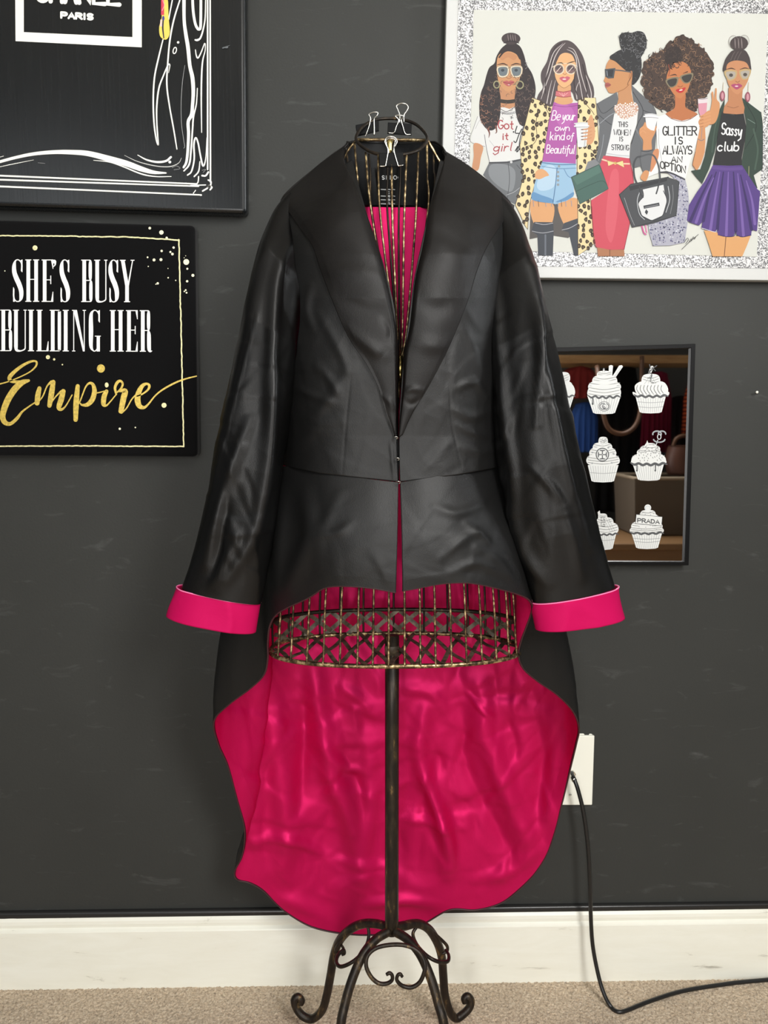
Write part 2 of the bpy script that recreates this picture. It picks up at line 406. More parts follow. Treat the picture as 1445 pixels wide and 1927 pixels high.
# pole
zr = float(P(737, 1222, YP)[2]); zbase = float(base[2])
pr = 0.0101
tube('pole', [(PX0, YP, zbase+0.001), (PX0, YP, zbase+0.02), (PX0, YP, zr-0.1), (PX0, YP, zr+0.02)], pr, M['bronze'], form, 28)
# four legs: front pair sweeps toward the viewer, rear pair bows out and curls up at the foot
r_leg = [0.0064, 0.0068, 0.0068, 0.0066, 0.0060]
g = lambda x, y, z: np.array([x, y, z])
def leg_front(sx):
    pts = [P(737+sx*4, 1752, -0.245), P(737+sx*30, 1768, -0.258), P(737+sx*54, 1797, -0.275), P(737+sx*74, 1842, -0.29), P(737+sx*88, 1890, -0.303)]
    last = P(737+sx*97+(3 if sx > 0 else 0), 1940, -0.315); pts.append(last)
    d = np.array([sx*0.012, -0.022, 0])
    pts += [g(last[0]+sx*0.010, -0.328, 0.040), g(last[0]+sx*0.016, -0.338, 0.016), g(last[0]+sx*0.026, -0.352, 0.0085), g(last[0]+sx*0.038, -0.366, 0.012), g(last[0]+sx*0.046, -0.376, 0.026), g(last[0]+sx*0.046, -0.377, 0.040), g(last[0]+sx*0.040, -0.370, 0.044)]
    return tube('leg', cr(pts, 7), r_leg, M['bronze'], form, 14)
leg_front(-1); leg_front(1)
def leg_rear(l):
    return tube('leg', cr([PF(*p_[:2], p_[2]) if len(p_) == 4 else P(*p_) for p_ in l], 7), r_leg, M['bronze'], form, 14)
leg_rear([(733, 1746, -0.238), (712, 1739, -0.225), (685, 1738, -0.21), (660, 1748, -0.195), (640, 1768, -0.18), (629, 1795, -0.17), (622, 1835, -0.16), (615, 1872, -0.152),
          (606, 1901, -0.146), (588, 1917, -0.142), (570, 1912, -0.138), (558, 1897, -0.134), (554, 1882, -0.132), (560, 1876, -0.131), (567, 1882, -0.132), (565, 1889, -0.133)])
leg_rear([(741, 1746, -0.238), (758, 1742, -0.228), (785, 1738, -0.212), (806, 1748, -0.195), (822, 1772, -0.18), (831, 1800, -0.17), (834, 1835, -0.16), (837, 1872, -0.152),
          (846, 1903, -0.146), (858, 1916, -0.142), (872, 1908, -0.138), (883, 1896, -0.134), (886, 1883, -0.132), (880, 1875, -0.131), (874, 1879, -0.132), (876, 1886, -0.133)])
# scrolls
def scroll(l, r=0.0046):
    r *= 0.62
    return tube('scroll', cr(PW(l), 8), [r*0.8, r, r, r, r*0.75], M['bronze'], form, 12)
scroll([(727, 1834, -0.30), (733, 1831, -0.30), (738, 1836, -0.30), (737, 1845, -0.30), (727, 1851, -0.30), (712, 1850, -0.299), (698, 1838, -0.297), (689, 1818, -0.293), (692, 1798, -0.288), (708, 1784, -0.284), (735, 1778, -0.282),
        (762, 1779, -0.284), (785, 1789, -0.288), (798, 1808, -0.293), (799, 1826, -0.297), (790, 1848, -0.299), (774, 1858, -0.30), (757, 1855, -0.30), (747, 1845, -0.30), (748, 1836, -0.30), (753, 1833, -0.30), (757, 1838, -0.30)], 0.0048)
scroll([(692, 1744, -0.212), (694, 1757, -0.216), (691, 1775, -0.224), (678, 1797, -0.236), (660, 1812, -0.242), (641, 1819, -0.238), (633, 1811, -0.225), (636, 1798, -0.212), (646, 1788, -0.203), (648, 1794, -0.200), (643, 1797, -0.2)])
scroll([(664, 1747, -0.196), (641, 1772, -0.19), (632, 1786, -0.186), (637, 1793, -0.184), (646, 1787, -0.183), (643, 1779, -0.183)], 0.004)
scroll([(785, 1743, -0.214), (777, 1757, -0.22), (783, 1776, -0.232), (798, 1794, -0.245), (815, 1806, -0.252), (832, 1811, -0.246), (843, 1808, -0.235), (844, 1797, -0.222), (838, 1788, -0.21)])
scroll([(812, 1751, -0.195), (830, 1768, -0.19), (841, 1780, -0.188), (841, 1790, -0.188), (832, 1795, -0.19)], 0.004)
# hip rings
A_ = 0.5*float(P(977, 1222, YP)[0]-P(510, 1222, YP)[0]); XC = 0.5*float(P(977, 1222, YP)[0]+P(510, 1222, YP)[0])
bs = np.linspace(0.05, 0.14, 91); dz = [abs(float(P(737, 1254, YP-b)[2]-P(737, 1192, YP+b)[2])) for b in bs]; B_ = float(bs[int(np.argmin(dz))])
ZB = float(P(737, 1254, YP-B_)[2]); ZT = float(P(737, 1147, YP+B_)[2])
def sup(a, n=2.35, A=A_, B=B_):
    return np.array([XC+A*math.copysign(abs(math.cos(a))**(2/n), math.cos(a)), YP+B*math.copysign(abs(math.sin(a))**(2/n), math.sin(a))])
ang = np.linspace(0, 2*math.pi, 161)[:-1]
tube('base_ring', [(*sup(a), ZB) for a in ang], 0.0032, M['wire'], form, 10, True)
tube('band_ring', [(*sup(a), ZT) for a in np.linspace(-0.12, math.pi+0.12, 90)], 0.0030, M['bronze'], form, 10)
# woven flat strips: across the back band, over the rear rim, along the floor of the form
def back_y(x): 
    c_ = min(0.9999, abs(x-XC)/A_); return B_*(1-c_**2.35)**(1/2.35)
def lat_pt(x, v_):
    x = min(max(x, XC-A_*0.995), XC+A_*0.995); by = back_y(x)
    if v_ <= 1: return np.array([x, YP+by, ZT+(ZB-ZT)*v_]), np.array([0, -1.0, 0.15])
    return np.array([x, YP+by-(v_-1)*2*by, ZB]), np.array([0, -0.2, 1.0])
lb = MB()
for sgn in (-1, 1):
    for k in range(-4, 15):
        x0 = XC-A_+(k+0.35)*A_*2/10.3; pts = []; nrm = []
        for v_ in np.linspace(0, 2, 33):
            x = x0+sgn*(v_-(0 if sgn > 0 else 0))*A_*2/8.1
            if abs(x-XC) > A_*0.99: continue
            q, n_ = lat_pt(x, v_); pts.append(q+n_*(0.0016*math.sin(v_*9+k*1.57+sgn))); nrm.append(n_)
        if len(pts) < 4: continue
        pts = np.array(pts); nrm = np.array(nrm); t = np.gradient(pts, axis=0); sd = np.cross(nrm, t); sd /= np.linalg.norm(sd, axis=1)[:, None]
        hw, th = 0.0031, 0.0006; V = []
        for q, s_, n_ in zip(pts, sd, nrm): V += [q+s_*hw+n_*th, q-s_*hw+n_*th, q-s_*hw-n_*th, q+s_*hw-n_*th]
        Fs = [(i*4+a, i*4+(a+1) % 4, (i+1)*4+(a+1) % 4, (i+1)*4+a) for i in range(len(pts)-1) for a in range(4)]
        lb.add(V, Fs)
lo = lb.build('lattice_base', M['strip'], form, smooth=False); fix_normals(lo)
# socket where pole meets the lattice
tube('pole_socket', [(PX0, YP, zr-0.006), (PX0, YP, zr+0.004), (PX0, YP, zr+0.010), (PX0, YP, zr+0.018)], [0.0105, 0.0108, 0.009, 0.004], M['strip'], form, 24)
# waist collar
wc = P(753, 690, -0.285)
ZW = float(wc[2]); XW = float(wc[0])
lath = [(0.0022, 0.016), (0.0045, 0.013), (0.0038, 0.010), (0.0068, 0.004), (0.0075, -0.002), (0.006, -0.008), (0.0045, -0.011), (0.0055, -0.014)]
V = []; 
for r_, z_ in lath: V += [(XW+r_*math.cos(a), -0.285+r_*math.sin(a), ZW+z_) for a in np.linspace(0, 2*math.pi, 21)[:-1]]
mesh('waist_knob', V, grid_faces(len(lath), 20, True)+[tuple(range(20)), tuple(range(140, 160))], M['brass'], form)
# ribs: from the base ring up over the hips, drawn in at the waist
wire_px = [523, 547, 577, 608, 639, 672, 701, 731, 761, 791, 820, 850, 878, 907, 934, 958, 972]
def ring_front(px):
    best = None
    for a in np.linspace(math.pi, 2*math.pi, 1400):
        q = sup(a); s_ = PROJ(np.array([q[0], q[1], ZB]))[0]
        if best is None or abs(s_-px) < best[0]: best = (abs(s_-px), a)
    return best[1]
zz = float(P(737, 1100, YP-B_)[2])
for px in wire_px:
    a = ring_front(px); q = sup(a); q[0] = 2*XC-q[0] if False else q[0]
    o_ = np.array([q[0]-XC, q[1]-YP])
    f1, f2 = 0.945, 0.62
    pts = [(XC+o_[0]*0.985, YP+o_[1]*0.96, ZB+0.0), (XC+o_[0]*1.0, YP+o_[1]*1.02, ZB+0.001), (XC+o_[0]*0.99, YP+o_[1]*1.01, ZB+0.02), (XC+o_[0]*f1, YP+o_[1]*0.99, zz),
           (XC+o_[0]*0.83, YP+o_[1]*0.92, zz+0.10), (XC+o_[0]*f2, YP+o_[1]*0.75, zz+0.20), (XW+o_[0]*0.32, YP-0.02+o_[1]*0.5, ZW-0.05), (XW+o_[0]*0.05, -0.272+o_[1]*0.05, ZW-0.008)]
    tube('rib_wire', cr(pts, 6), 0.00155, M['wire'], form, 8)
    kb = np.array([XC+o_[0]*1.0, YP+o_[1]*1.02, ZB])
for a in np.linspace(0.12, math.pi-0.12, 15):
    q = sup(a); o_ = np.array([q[0]-XC, q[1]-YP])
    pts = [(q[0], q[1], ZB), (q[0], q[1], ZT), (XC+o_[0]*0.96, YP+o_[1]*0.97, zz), (XC+o_[0]*0.83, YP+o_[1]*0.9, zz+0.10), (XC+o_[0]*0.62, YP+o_[1]*0.75, zz+0.20), (XW+o_[0]*0.30, YP-0.02+o_[1]*0.5, ZW-0.05), (XW+o_[0]*0.05, -0.272+o_[1]*0.05, ZW-0.008)]
    tube('rib_wire', cr(pts, 6), 0.0016, M['bronze'], form, 8)
# neck: tilted ring, cross bar, chest wires running down to the waist
neck = [(670, 262, -0.243), (676, 271, -0.258), (692, 283, -0.272), (708, 289, -0.281), (735, 293, -0.286), (765, 290, -0.281), (788, 282, -0.272), (800, 270, -0.258), (804, 260, -0.243), (798, 248, -0.226), (784, 235, -0.208), (765, 227, -0.198), (738, 223, -0.194), (710, 225, -0.198), (690, 233, -0.208), (675, 247, -0.226)]
tube('neck_ring', cr(PW(neck), 6, True), 0.0021, M['bronze'], form, 10, True)
tube('cross_bar', PW([(672, 263, -0.243), (700, 263, -0.243), (737, 263, -0.243), (800, 264, -0.243)]), 0.0021, M['wire'], form, 10)
cap_ = P(733, 276, -0.262)
tube('finial', [cap_+np.array([0, 0, z]) for z in (-0.009, -0.004, 0.002, 0.0075)], [0.0032, 0.0034, 0.0036, 0.005], M['brass'], form, 16)
chest = [((667, 268), (672, 330), (680, 400), (716, 590), -0.245, 'wire'), ((688, 287), (692, 340), (699, 400), (730, 600), -0.266, 'wire'), ((694, 290), (697, 330), (700, 400), (735, 600), -0.20, 'bronze'),
         ((712, 292), (712, 340), (717, 420), (742, 620), -0.283, 'wire'), ((729, 295), (729, 340), (729, 400), (746, 620), -0.21, 'bronze'), ((737, 295), (737, 340), (739, 430), (748, 630), -0.286, 'wire'),
         ((754, 295), (753, 340), (750, 430), (752, 630), -0.20, 'bronze'), ((765, 292), (763, 340), (760, 430), (757, 630), -0.281, 'wire'), ((787, 284), (785, 340), (781, 430), (765, 620), -0.27, 'wire'),
         ((803, 264), (804, 330), (805, 400), (775, 600), -0.247, 'wire'), ((815, 284), (816, 320), (817, 360), (790, 560), -0.235, 'bronze'), ((652, 284), (655, 310), (662, 350), (700, 560), -0.235, 'bronze')]
for a, b, c_, d_, y0, mt in chest:
    tube('rib_wire', cr(PW([(*a, y0), (*b, y0-0.012), (*c_, y0-0.02), (*d_, 0.5*(y0-0.02)-0.5*0.288), (752+(d_[0]-752)*0.2, 676, -0.286)]), 6), 0.00145, M[mt], form, 8)
# shoulder wires
for l in ([(672, 262, -0.243), (655, 283, -0.24), (640, 306, -0.238), (600, 345, -0.236), (560, 385, -0.235), (552, 430, -0.24)], [(803, 260, -0.243), (815, 282, -0.24), (832, 309, -0.238), (870, 345, -0.236), (910, 385, -0.235), (918, 430, -0.24)]):
    tube('shoulder_wire', cr(PW(l), 6), 0.0017, M['wire'], form, 8)

# ================================================================== binder clips
def clip(label, face, back_off, handles, post=None):
    """face: four px corners + depth for the front plate; second plate is behind it, the spine joins them"""
    c3 = PW(face); mid = c3.mean(0)
    t = thing('binder_clip', label, 'clip', mid, 'binder clips on the neck ring')
    n_ = np.cross(c3[1]-c3[0], c3[3]-c3[0]); n_ /= np.linalg.norm(n_)
    if n_[1] < 0: n_ = -n_
    b = c3.copy(); b[0] += n_*back_off; b[1] += n_*back_off; b[2] += n_*0.0012; b[3] += n_*0.0012
    V = list(c3)+list(b); Fs = [(0, 1, 2, 3), (4, 7, 6, 5), (0, 4, 5, 1), (1, 5, 6, 2), (0, 3, 7, 4)]
    o = mesh('clip_body', V, Fs, M['clip_black'], t, smooth=False); bevel(o, 0.0006, 2)
    for hnd, mt in handles: tube('wire_handle', cr(PW(hnd), 5), 0.00085, M[mt], t, 8)
    tube('jaw_lip', [c3[3]-n_*0.0006, (c3[3]+c3[2])/2-n_*0.0006, c3[2]-n_*0.0006], 0.0011, M['clip_black'], t, 8)
    return t
y = -0.2925
clip('black binder clip at the front of the neck ring, wire handle folded flat', [(713, 288, y), (759, 286, y), (760, 312, y), (714, 314, y)], 0.010,
     [([(714, 313, y-0.001), (724.5, 312.5, y-0.001), (726, 308, y-0.001), (730, 284, y-0.0015), (726, 272, y-0.002), (724, 266, y-0.002), (728, 259, y-0.002), (735, 257, y-0.002), (743, 259, y-0.002), (747, 266, y-0.002), (744, 274, y-0.002), (741, 283, y-0.0015), (748, 308, y-0.001), (749.5, 312, y-0.001), (759, 311, y-0.001)], 'chrome'),
      ([(728, 300, y+0.012), (731, 284, y+0.012), (727, 272, y+0.011), (727, 264, y+0.010), (735, 260, y+0.010), (743, 263, y+0.010), (742, 274, y+0.011), (740, 284, y+0.012), (744, 300, y+0.012)], 'chrome')])
y = -0.2035
clip('black binder clip at the right back of the neck ring, wire handle standing up', [(730, 230, y), (775, 233, y), (774, 254, y), (729, 251, y)], 0.011,
     [([(751, 232, y+0.004), (752, 217, y+0.004), (749, 208, y+0.004), (746, 200, y+0.004), (750, 196, y+0.004), (757, 194.5, y+0.004), (764, 196, y+0.004), (768, 202, y+0.004), (765, 209, y+0.004), (760, 217, y+0.004), (760, 231, y+0.004)], 'chrome'),
      ([(730, 250, y-0.001), (741, 250, y-0.0015), (745, 240, y-0.002), (750, 226, y-0.0025), (744, 219, y-0.003), (748, 217, y-0.003), (755, 217, y-0.003), (760, 220, y-0.003), (755, 226, y-0.0025), (758, 238, y-0.002), (763, 252, y-0.0015), (773, 253, y-0.001)], 'chrome')])
y = -0.2055
clip('black binder clip at the left back of the neck ring, tilted with a raised handle', [(669, 235, y), (713, 226, y), (713, 246, y), (672, 256, y)], 0.011,
     [([(687, 257, y-0.0015), (690, 250, y-0.002), (695, 235, y-0.0025), (697, 222, y-0.003), (694, 216, y-0.003), (698, 213, y-0.003), (705, 211, y-0.003), (711, 212, y-0.003), (709, 218, y-0.003), (704, 224, y-0.0025), (704, 238, y-0.002), (704, 255, y-0.0015)], 'chrome')])
# ================================================================== satin tailcoat jacket
jk = thing('jacket', 'black satin tailcoat with hot pink lining and pink cuffs, worn by the dress form', 'jacket', (PX0, YP, ZB))
def shoulder_y(px):
    return np.interp(px, [500, 530, 600, 655, 740, 835, 880, 930, 962, 990], [402, 373, 310, 268, 262, 283, 310, 350, 386, 420])
def front_depth(px, py):
    px = np.asarray(px, float); py = np.asarray(py, float)
    yf = np.interp(py, [262, 330, 400, 480, 560, 700, 820, 908, 1000, 1115], [-0.262, -0.300, -0.328, -0.350, -0.362, -0.360, -0.356, -0.358, -0.368, -0.382])
    u = ((px-742)/225).clip(-0.985, 0.985)
    rmp = ((py-shoulder_y(px))/150).clip(0, 1)
    return -0.236+(yf+0.236)*(1-np.abs(u)**3.2)**(1/2.0)*np.sin(rmp*math.pi/2)**0.75
def region_grid(Lp, Rp, nv, nu):
    """rows run from left to right boundary polyline (px), both resampled by length"""
    L = resample(cr(Lp, 8), nv); R = resample(cr(Rp, 8), nv); s = np.linspace(0, 1, nu)
    return L[:, None, :]*(1-s)[None, :, None]+R[:, None, :]*s[None, :, None]
def panel(name, px, depth, material, disp=None, thick=0.0016, **kw):
    G = P(px[..., 0], px[..., 1], depth)
    if disp is not None:
        n_ = grid_normals(G); n_ *= np.where(n_[..., 1:2] > 0, -1.0, 1.0); G = G+n_*disp[..., None]
    o = mesh(name, G.reshape(-1, 3), grid_faces(px.shape[0], px.shape[1]), material, jk, **kw)
    fix_toward(o); return solid(o, thick)
def fix_toward(o):
    """front faces look at the viewer's side (-y)"""
    me = o.data; s_ = sum(p.normal[1]*p.area for p in me.polygons)
    if s_ > 0: me.flip_normals()
def wrinkle(G, scale, amp, seed=0.0, stretch=(1, 1, 1), rid=True):
    q = G*np.array(stretch)*scale+seed
    wq = np.stack([perlin(q*0.5+11), perlin(q*0.5+23), perlin(q*0.5+37)], -1)*0.9
    return amp*((ridged(q+wq)-0.35) if rid else perlin(q+wq))
def crumple(px, n, box, amp, seed, big=1.0):
    """crisp creases of pressed satin: short soft steps that fade out on both sides"""
    r = np.random.default_rng(seed); out = np.zeros(px.shape[:-1])
    for _ in range(n):
        c_ = np.array([r.uniform(box[0], box[2]), r.uniform(box[1], box[3])]); th = r.choice([r.normal(1.45, 0.35), r.normal(0.2, 0.5)], p=[0.6, 0.4])*r.choice([-1, 1])
        u = np.array([math.cos(th), math.sin(th)]); d = px-c_; al = d@u; ac = d@np.array([-u[1], u[0]])
        L = r.uniform(22, 80)*big; wd_ = r.uniform(14, 44)*big; ac = ac+al*al/L*r.uniform(-.25, .25)
        out += amp*r.uniform(.4, 1.2)*r.choice([-1, 1])*np.exp(-(al/L)**2)*np.tanh(ac/(3.6*big))*np.exp(-np.abs(ac)/wd_)
    return out
# --- bodice fronts
Lb_L = [(535, 372), (548, 430), (556, 500), (566, 560), (564, 620), (552, 707), (536, 790), (527, 850), (524, 876)]
Lb_R = [(662, 300), (690, 400), (722, 500), (742, 580), (746, 650), (746, 720), (746, 800), (747, 860), (749.5, 907)]
pxg = region_grid(Lb_L, Lb_R, 260, 110); t = np.linspace(0, 1, 260)[:, None]; sx = np.linspace(0, 1, 110)[None, :]
pxg[..., 1] += 0*t
low = ((t-0.8)/0.2).clip(0, 1)
pxg[..., 1] += low*np.interp(pxg[..., 0], [530, 543, 600, 680, 742], [-2, 0, 4, 2, 0])
dep = front_depth(pxg[..., 0], pxg[..., 1])
G = P(pxg[..., 0], pxg[..., 1], dep)
folds_l = [([(600, 690), (625, 720), (640, 745)], 9, 0.0035), ([(575, 790), (610, 765), (660, 690)], 12, 0.003), ([(560, 730), (590, 745), (640, 760)], 8, 0.0025), ([(585, 540), (578, 580), (590, 620)], 9, 0.005), ([(600, 590), (640, 660), (655, 700)], 10, 0.003),
           ([(560, 840), (600, 800), (640, 790)], 14, 0.003), ([(662, 690), (652, 790), (644, 896)], 2.2, -0.0005), ([(735, 830), (738, 860), (742, 905)], 4, 0.002)]
dsp = fold_field(pxg, folds_l)*0.65+crumple(pxg, 24, (545, 560, 740, 890), 0.00045, 21, 1.5)+wrinkle(G, 22, 0.0005, 3)+wrinkle(G, 7, 0.003, 8, rid=False)
panel('front_panel', pxg, dep, M['black_satin'], dsp)
Rb_L = [(828, 300), (806, 400), (780, 520), (768, 610), (759, 680), (754, 740), (751, 800), (751, 860), (752.5, 907)]
Rb_R = [(968, 386), (962, 440), (952, 500), (945, 580), (940, 660), (926, 740), (938, 820), (944, 860), (946, 876)]
pxg = region_grid(Rb_L, Rb_R, 260, 110)
pxg[..., 1] += low*np.interp(pxg[..., 0], [757, 800, 860, 935], [0, 2, 4, 2])
dep = front_depth(pxg[..., 0], pxg[..., 1]); G = P(pxg[..., 0], pxg[..., 1], dep)
folds_r = [([(860, 730), (890, 720), (915, 745)], 8, 0.004), ([(855, 770), (885, 785), (920, 775)], 9, 0.0035), ([(862, 800), (890, 815), (925, 820)], 7, 0.003), ([(870, 840), (900, 850), (930, 845)], 10, 0.0035), ([(845, 690), (850, 790), (870, 884)], 2.2, -0.0005),
           ([(800, 880), (830, 850), (850, 830)], 10, 0.002), ([(870, 620), (890, 650), (905, 700)], 10, 0.003)]
dsp = fold_field(pxg, folds_r)*0.65+crumple(pxg, 24, (760, 560, 930, 890), 0.00045, 22, 1.5)+wrinkle(G, 22, 0.0005, 5)+wrinkle(G, 7, 0.003, 18, rid=False)
panel('front_panel', pxg, dep, M['black_satin'], dsp)
# --- skirt: short in front, sweeping down to a long tail at the back. u runs round from the left front edge to the right one
hemL = [(0.0, 745, 1115, -.384), (.03, 700, 1107, -.382), (.06, 650, 1103, -.376), (.09, 612, 1106, -.366), (.12, 580, 1125, -.350), (.145, 545, 1141, -.330), (.165, 520, 1156, -.312), (.185, 507, 1178, -.297), (.205, 503, 1210, -.283), (.225, 503, 1240, -.272),
        (.24, 496, 1270, -.262), (.26, 470, 1296, -.250), (.285, 430, 1326, -.236), (.31, 402, 1357, -.216), (.33, 410, 1400, -.192), (.345, 428, 1440, -.172), (.36, 445, 1500, -.155), (.375, 460, 1560, -.138), (.39, 455, 1610, -.124), (.402, 441, 1640, -.116),
        (.409, 447, 1655, -.110), (.417, 470, 1661, -.105), (.427, 495, 1675, -.098), (.437, 520, 1700, -.092), (.45, 547, 1722, -.088), (.465, 590, 1745, -.084), (.483, 650, 1757, -.082), (.50, 718, 1758, -.082)]
hemR = [(.517, 790, 1741, -.084), (.535, 845, 1712, -.088), (.55, 895, 1712, -.09), (.563, 940, 1700, -.094), (.577, 975, 1675, -.10), (.593, 1010, 1638, -.108), (.612, 1036, 1590, -.118), (.635, 1058, 1510, -.134), (.655, 1074, 1445, -.152), (.672, 1085, 1400, -.180),
        (.69, 1090, 1370, -.206), (.71, 1078, 1338, -.222), (.735, 1048, 1307, -.238), (.76, 1012, 1282, -.25), (.78, 985, 1258, -.262), (.80, 976, 1232, -.272), (.818, 981, 1205, -.283), (.838, 992, 1175, -.297), (.855, 1001, 1150, -.310), (.865, 1001, 1136, -.320),
        (.882, 985, 1122, -.334), (.91, 940, 1108, -.356), (.94, 885, 1097, -.372), (.965, 835, 1098, -.378), (.985, 790, 1106, -.382), (1.0, 757, 1112, -.384)]
H = np.array(hemL+hemR)
waist = np.array([(0, 749.5, 908, -.358), (.04, 690, 901, -.357), (.09, 620, 891, -.345), (.14, 560, 880, -.315), (.19, 520, 876, -.285), (.24, 506, 874, -.255), (.29, 503, 872, -.225), (.34, 515, 868, -.185), (.40, 580, 865, -.150), (.45, 660, 862, -.135), (.5, 740, 862, -.13),
                  (.55, 820, 862, -.135), (.60, 900, 865, -.150), (.66, 955, 868, -.185), (.71, 974, 872, -.225), (.76, 970, 874, -.255), (.81, 955, 876, -.285), (.86, 918, 880, -.315), (.91, 860, 889, -.345), (.96, 800, 900, -.357), (1, 752.5, 908, -.358)])
def smooth_curve(K, u):
    c_ = cr(K, 10); return np.stack([np.interp(u, c_[:, 0], c_[:, k]) for k in (1, 2, 3)], -1)
NU, NV = 640, 260
U = np.linspace(0, 1, NU); hp = smooth_curve(H, U); wp = smooth_curve(waist, U)
H3 = P(hp[:, 0], hp[:, 1], hp[:, 2]); W3 = P(wp[:, 0], wp[:, 1], wp[:, 2])
V_ = np.linspace(0, 1, NV)[None, :, None]
back = np.exp(-((U-0.5)/0.17)**4)[:, None]                       # 1 on the tail, 0 in front
SK = W3[:, None, :]*(1-V_)+H3[:, None, :]*V_
vv = V_[..., 0]
SK[..., 0] += 0.016*np.sin(math.pi*vv**1.2)*np.sign(U-0.5)[:, None]*np.exp(-((np.abs(U-0.5)-0.17)/0.09)**2)[:, ]  [..., None].reshape(NU, 1)
SK[..., 1] += -0.010*np.sin(math.pi*vv)*(1-back)+0.008*np.sin(math.pi*vv)*back
SK[..., 0] += 0.010*np.sin(math.pi*vv**2.2)*np.exp(-((U-0.392)/0.022)**2)[:, None]
pxs = PROJ(SK); nrm = grid_normals(SK)
ctr = np.array([XC, YP, 0]); inn = np.where(((SK-ctr)[..., :2]*nrm[..., :2]).sum(-1) > 0, -1.0, 1.0)[..., None]
nin = nrm*inn                                                     # points into the skirt
tail_folds = [([(500, 1260), (520, 1400), (540, 1560), (530, 1640)], 26, 0.012), ([(590, 1250), (600, 1330), (625, 1450), (660, 1540), (680, 1640)], 20, 0.013), ([(575, 1330), (570, 1430), (560, 1520)], 14, -0.006), ([(690, 1380), (700, 1500), (690, 1620)], 16, 0.006),
              ([(800, 1330), (790, 1420), (830, 1540), (845, 1640)], 16, 0.010), ([(905, 1290), (915, 1380), (960, 1500), (1000, 1600)], 24, 0.013), ([(870, 1330), (880, 1440), (920, 1530), (960, 1600)], 12, -0.005), ([(1010, 1330), (1020, 1430), (1010, 1540)], 16, -0.008),
              ([(610, 1400), (650, 1440), (690, 1450)], 9, 0.004), ([(800, 1460), (840, 1560), (850, 1620)], 9, 0.007), ([(480, 1580), (540, 1570), (600, 1600)], 9, 0.005), ([(500, 1690), (560, 1700), (600, 1720)], 14, 0.008), ([(690, 1700), (760, 1690), (830, 1705)], 10, 0.008),
              ([(760, 1540), (820, 1545), (870, 1555)], 8, 0.003), ([(900, 1650), (960, 1640), (1010, 1600)], 12, 0.006), ([(880, 1300), (905, 1325), (925, 1340)], 4, 0.004), ([(640, 1290), (680, 1310), (700, 1340)], 10, 0.004), ([(760, 1290), (810, 1300), (830, 1330)], 12, 0.004)]
edge = np.minimum(1, (1-vv)/0.10)*np.minimum(1, vv/0.12)
dt = 1.5*fold_field(pxs, tail_folds)
dn = (wrinkle(SK, 11, 0.0030, 2, (1, 1, 0.75))+wrinkle(SK, 24, 0.0012, 9, (1, 1, 0.8))+crumple(pxs, 130, (430, 1120, 1080, 1750), 0.0026, 5, 1.7))*(0.03+0.97*back)+crumple(pxs, 26, (520, 900, 985, 1110), 0.0004, 15, 1.6)*(1-back)+wrinkle(SK, 5.5, 0.009, 31, rid=False)*(0.4+0.6*back)
front_folds = [([(575, 930), (585, 1010), (545, 1100)], 18, 0.009), ([(530, 930), (525, 1020), (515, 1110)], 14, 0.007), ([(640, 930), (610, 990), (600, 1060)], 12, 0.003), ([(600, 1010), (640, 1000), (660, 985)], 9, 0.003), ([(820, 955), (860, 965), (905, 950)], 10, 0.004), ([(880, 985), (910, 1010), (925, 1030)], 8, 0.0035),
               ([(830, 1050), (880, 1010), (920, 990)], 9, 0.003), ([(900, 1030), (940, 1060), (970, 1100)], 9, 0.004), ([(850, 1075), (900, 1060), (950, 1085)], 9, 0.0035), ([(955, 920), (975, 1010), (1000, 1090)], 14, 0.008), ([(700, 1040), (720, 1070), (735, 1100)], 10, 0.002)]
df = 0.65*fold_field(pxs, front_folds)*(1-back)
SKo = SK+nin*((dt*back+dn)*edge*np.where(back > 0.5, 1, 1))[..., None]-nin*(df*np.minimum(1, vv/0.08))[..., None]
SKo[..., 1] = np.minimum(SKo[..., 1], -0.024)
def surf(name, G, material, thick=None, flip=False, off=-1.0):
    o = mesh(name, G.reshape(-1, 3), grid_faces(G.shape[0], G.shape[1], flip=flip), material, jk)
    if thick: solid(o, thick, off)
    return o
nrm2 = grid_normals(SKo); inn2 = np.where((nrm2*nin).sum(-1) > 0, 1.0, -1.0)[..., None]; nin2 = nrm2*inn2
surf('tail_skirt', SKo, M['black_satin'], 0.0014, off=0)
trimv = np.linspace(0, 1, NV)
LN = SKo+nin2*0.0024
LN = LN+(SKo-LN)*0  
lin_o = surf('skirt_lining', LN[:, :NV-1], M['pink_satin'], None); lin_o['label'] = 'hot pink satin lining'
# piping along the hem
tube('hem_piping', SKo[:, -1]+nin2[:, -1]*0.0006, 0.0014, mat('dark_piping', (58, 20, 30), 0.5), jk, 8)
# --- back of the bodice and its lining
zs = np.linspace(0, 1, 60); nb = 70; BK = np.zeros((60, nb, 3))
for i, s_ in enumerate(zs):
    py = 300+s_*570; lx = np.interp(py, [300, 380, 560, 870], [620, 530, 556, 503]); rx = np.interp(py, [300, 380, 560, 870], [862, 955, 920, 974])
    a, b = P(lx, py, -0.236), P(rx, py, -0.236); yb = np.interp(py, [300, 380, 560, 870], [-0.175, -0.15, -0.125, -0.13])
    for j in range(nb):
        th = math.pi*j/(nb-1); BK[i, j] = ((a+b)/2+(a-b)/2*math.cos(th)); BK[i, j, 1] = -0.236+(yb+0.236)*math.sin(th)**0.7
o = surf('back_panel', BK+wrinkle(BK, 9, 0.004, 4)[..., None]*np.array([0, 1, 0]), M['black_satin'], 0.0015)
lt = BK[8:].copy(); lt[..., 1] = np.minimum(lt[..., 1], -0.185)-0.004 if False else -0.236+(lt[..., 1]+0.236)*0.38; lt += wrinkle(lt, 18, 0.004, 14, (1, 1, 0.3))[..., None]*np.array([0, 1, 0])
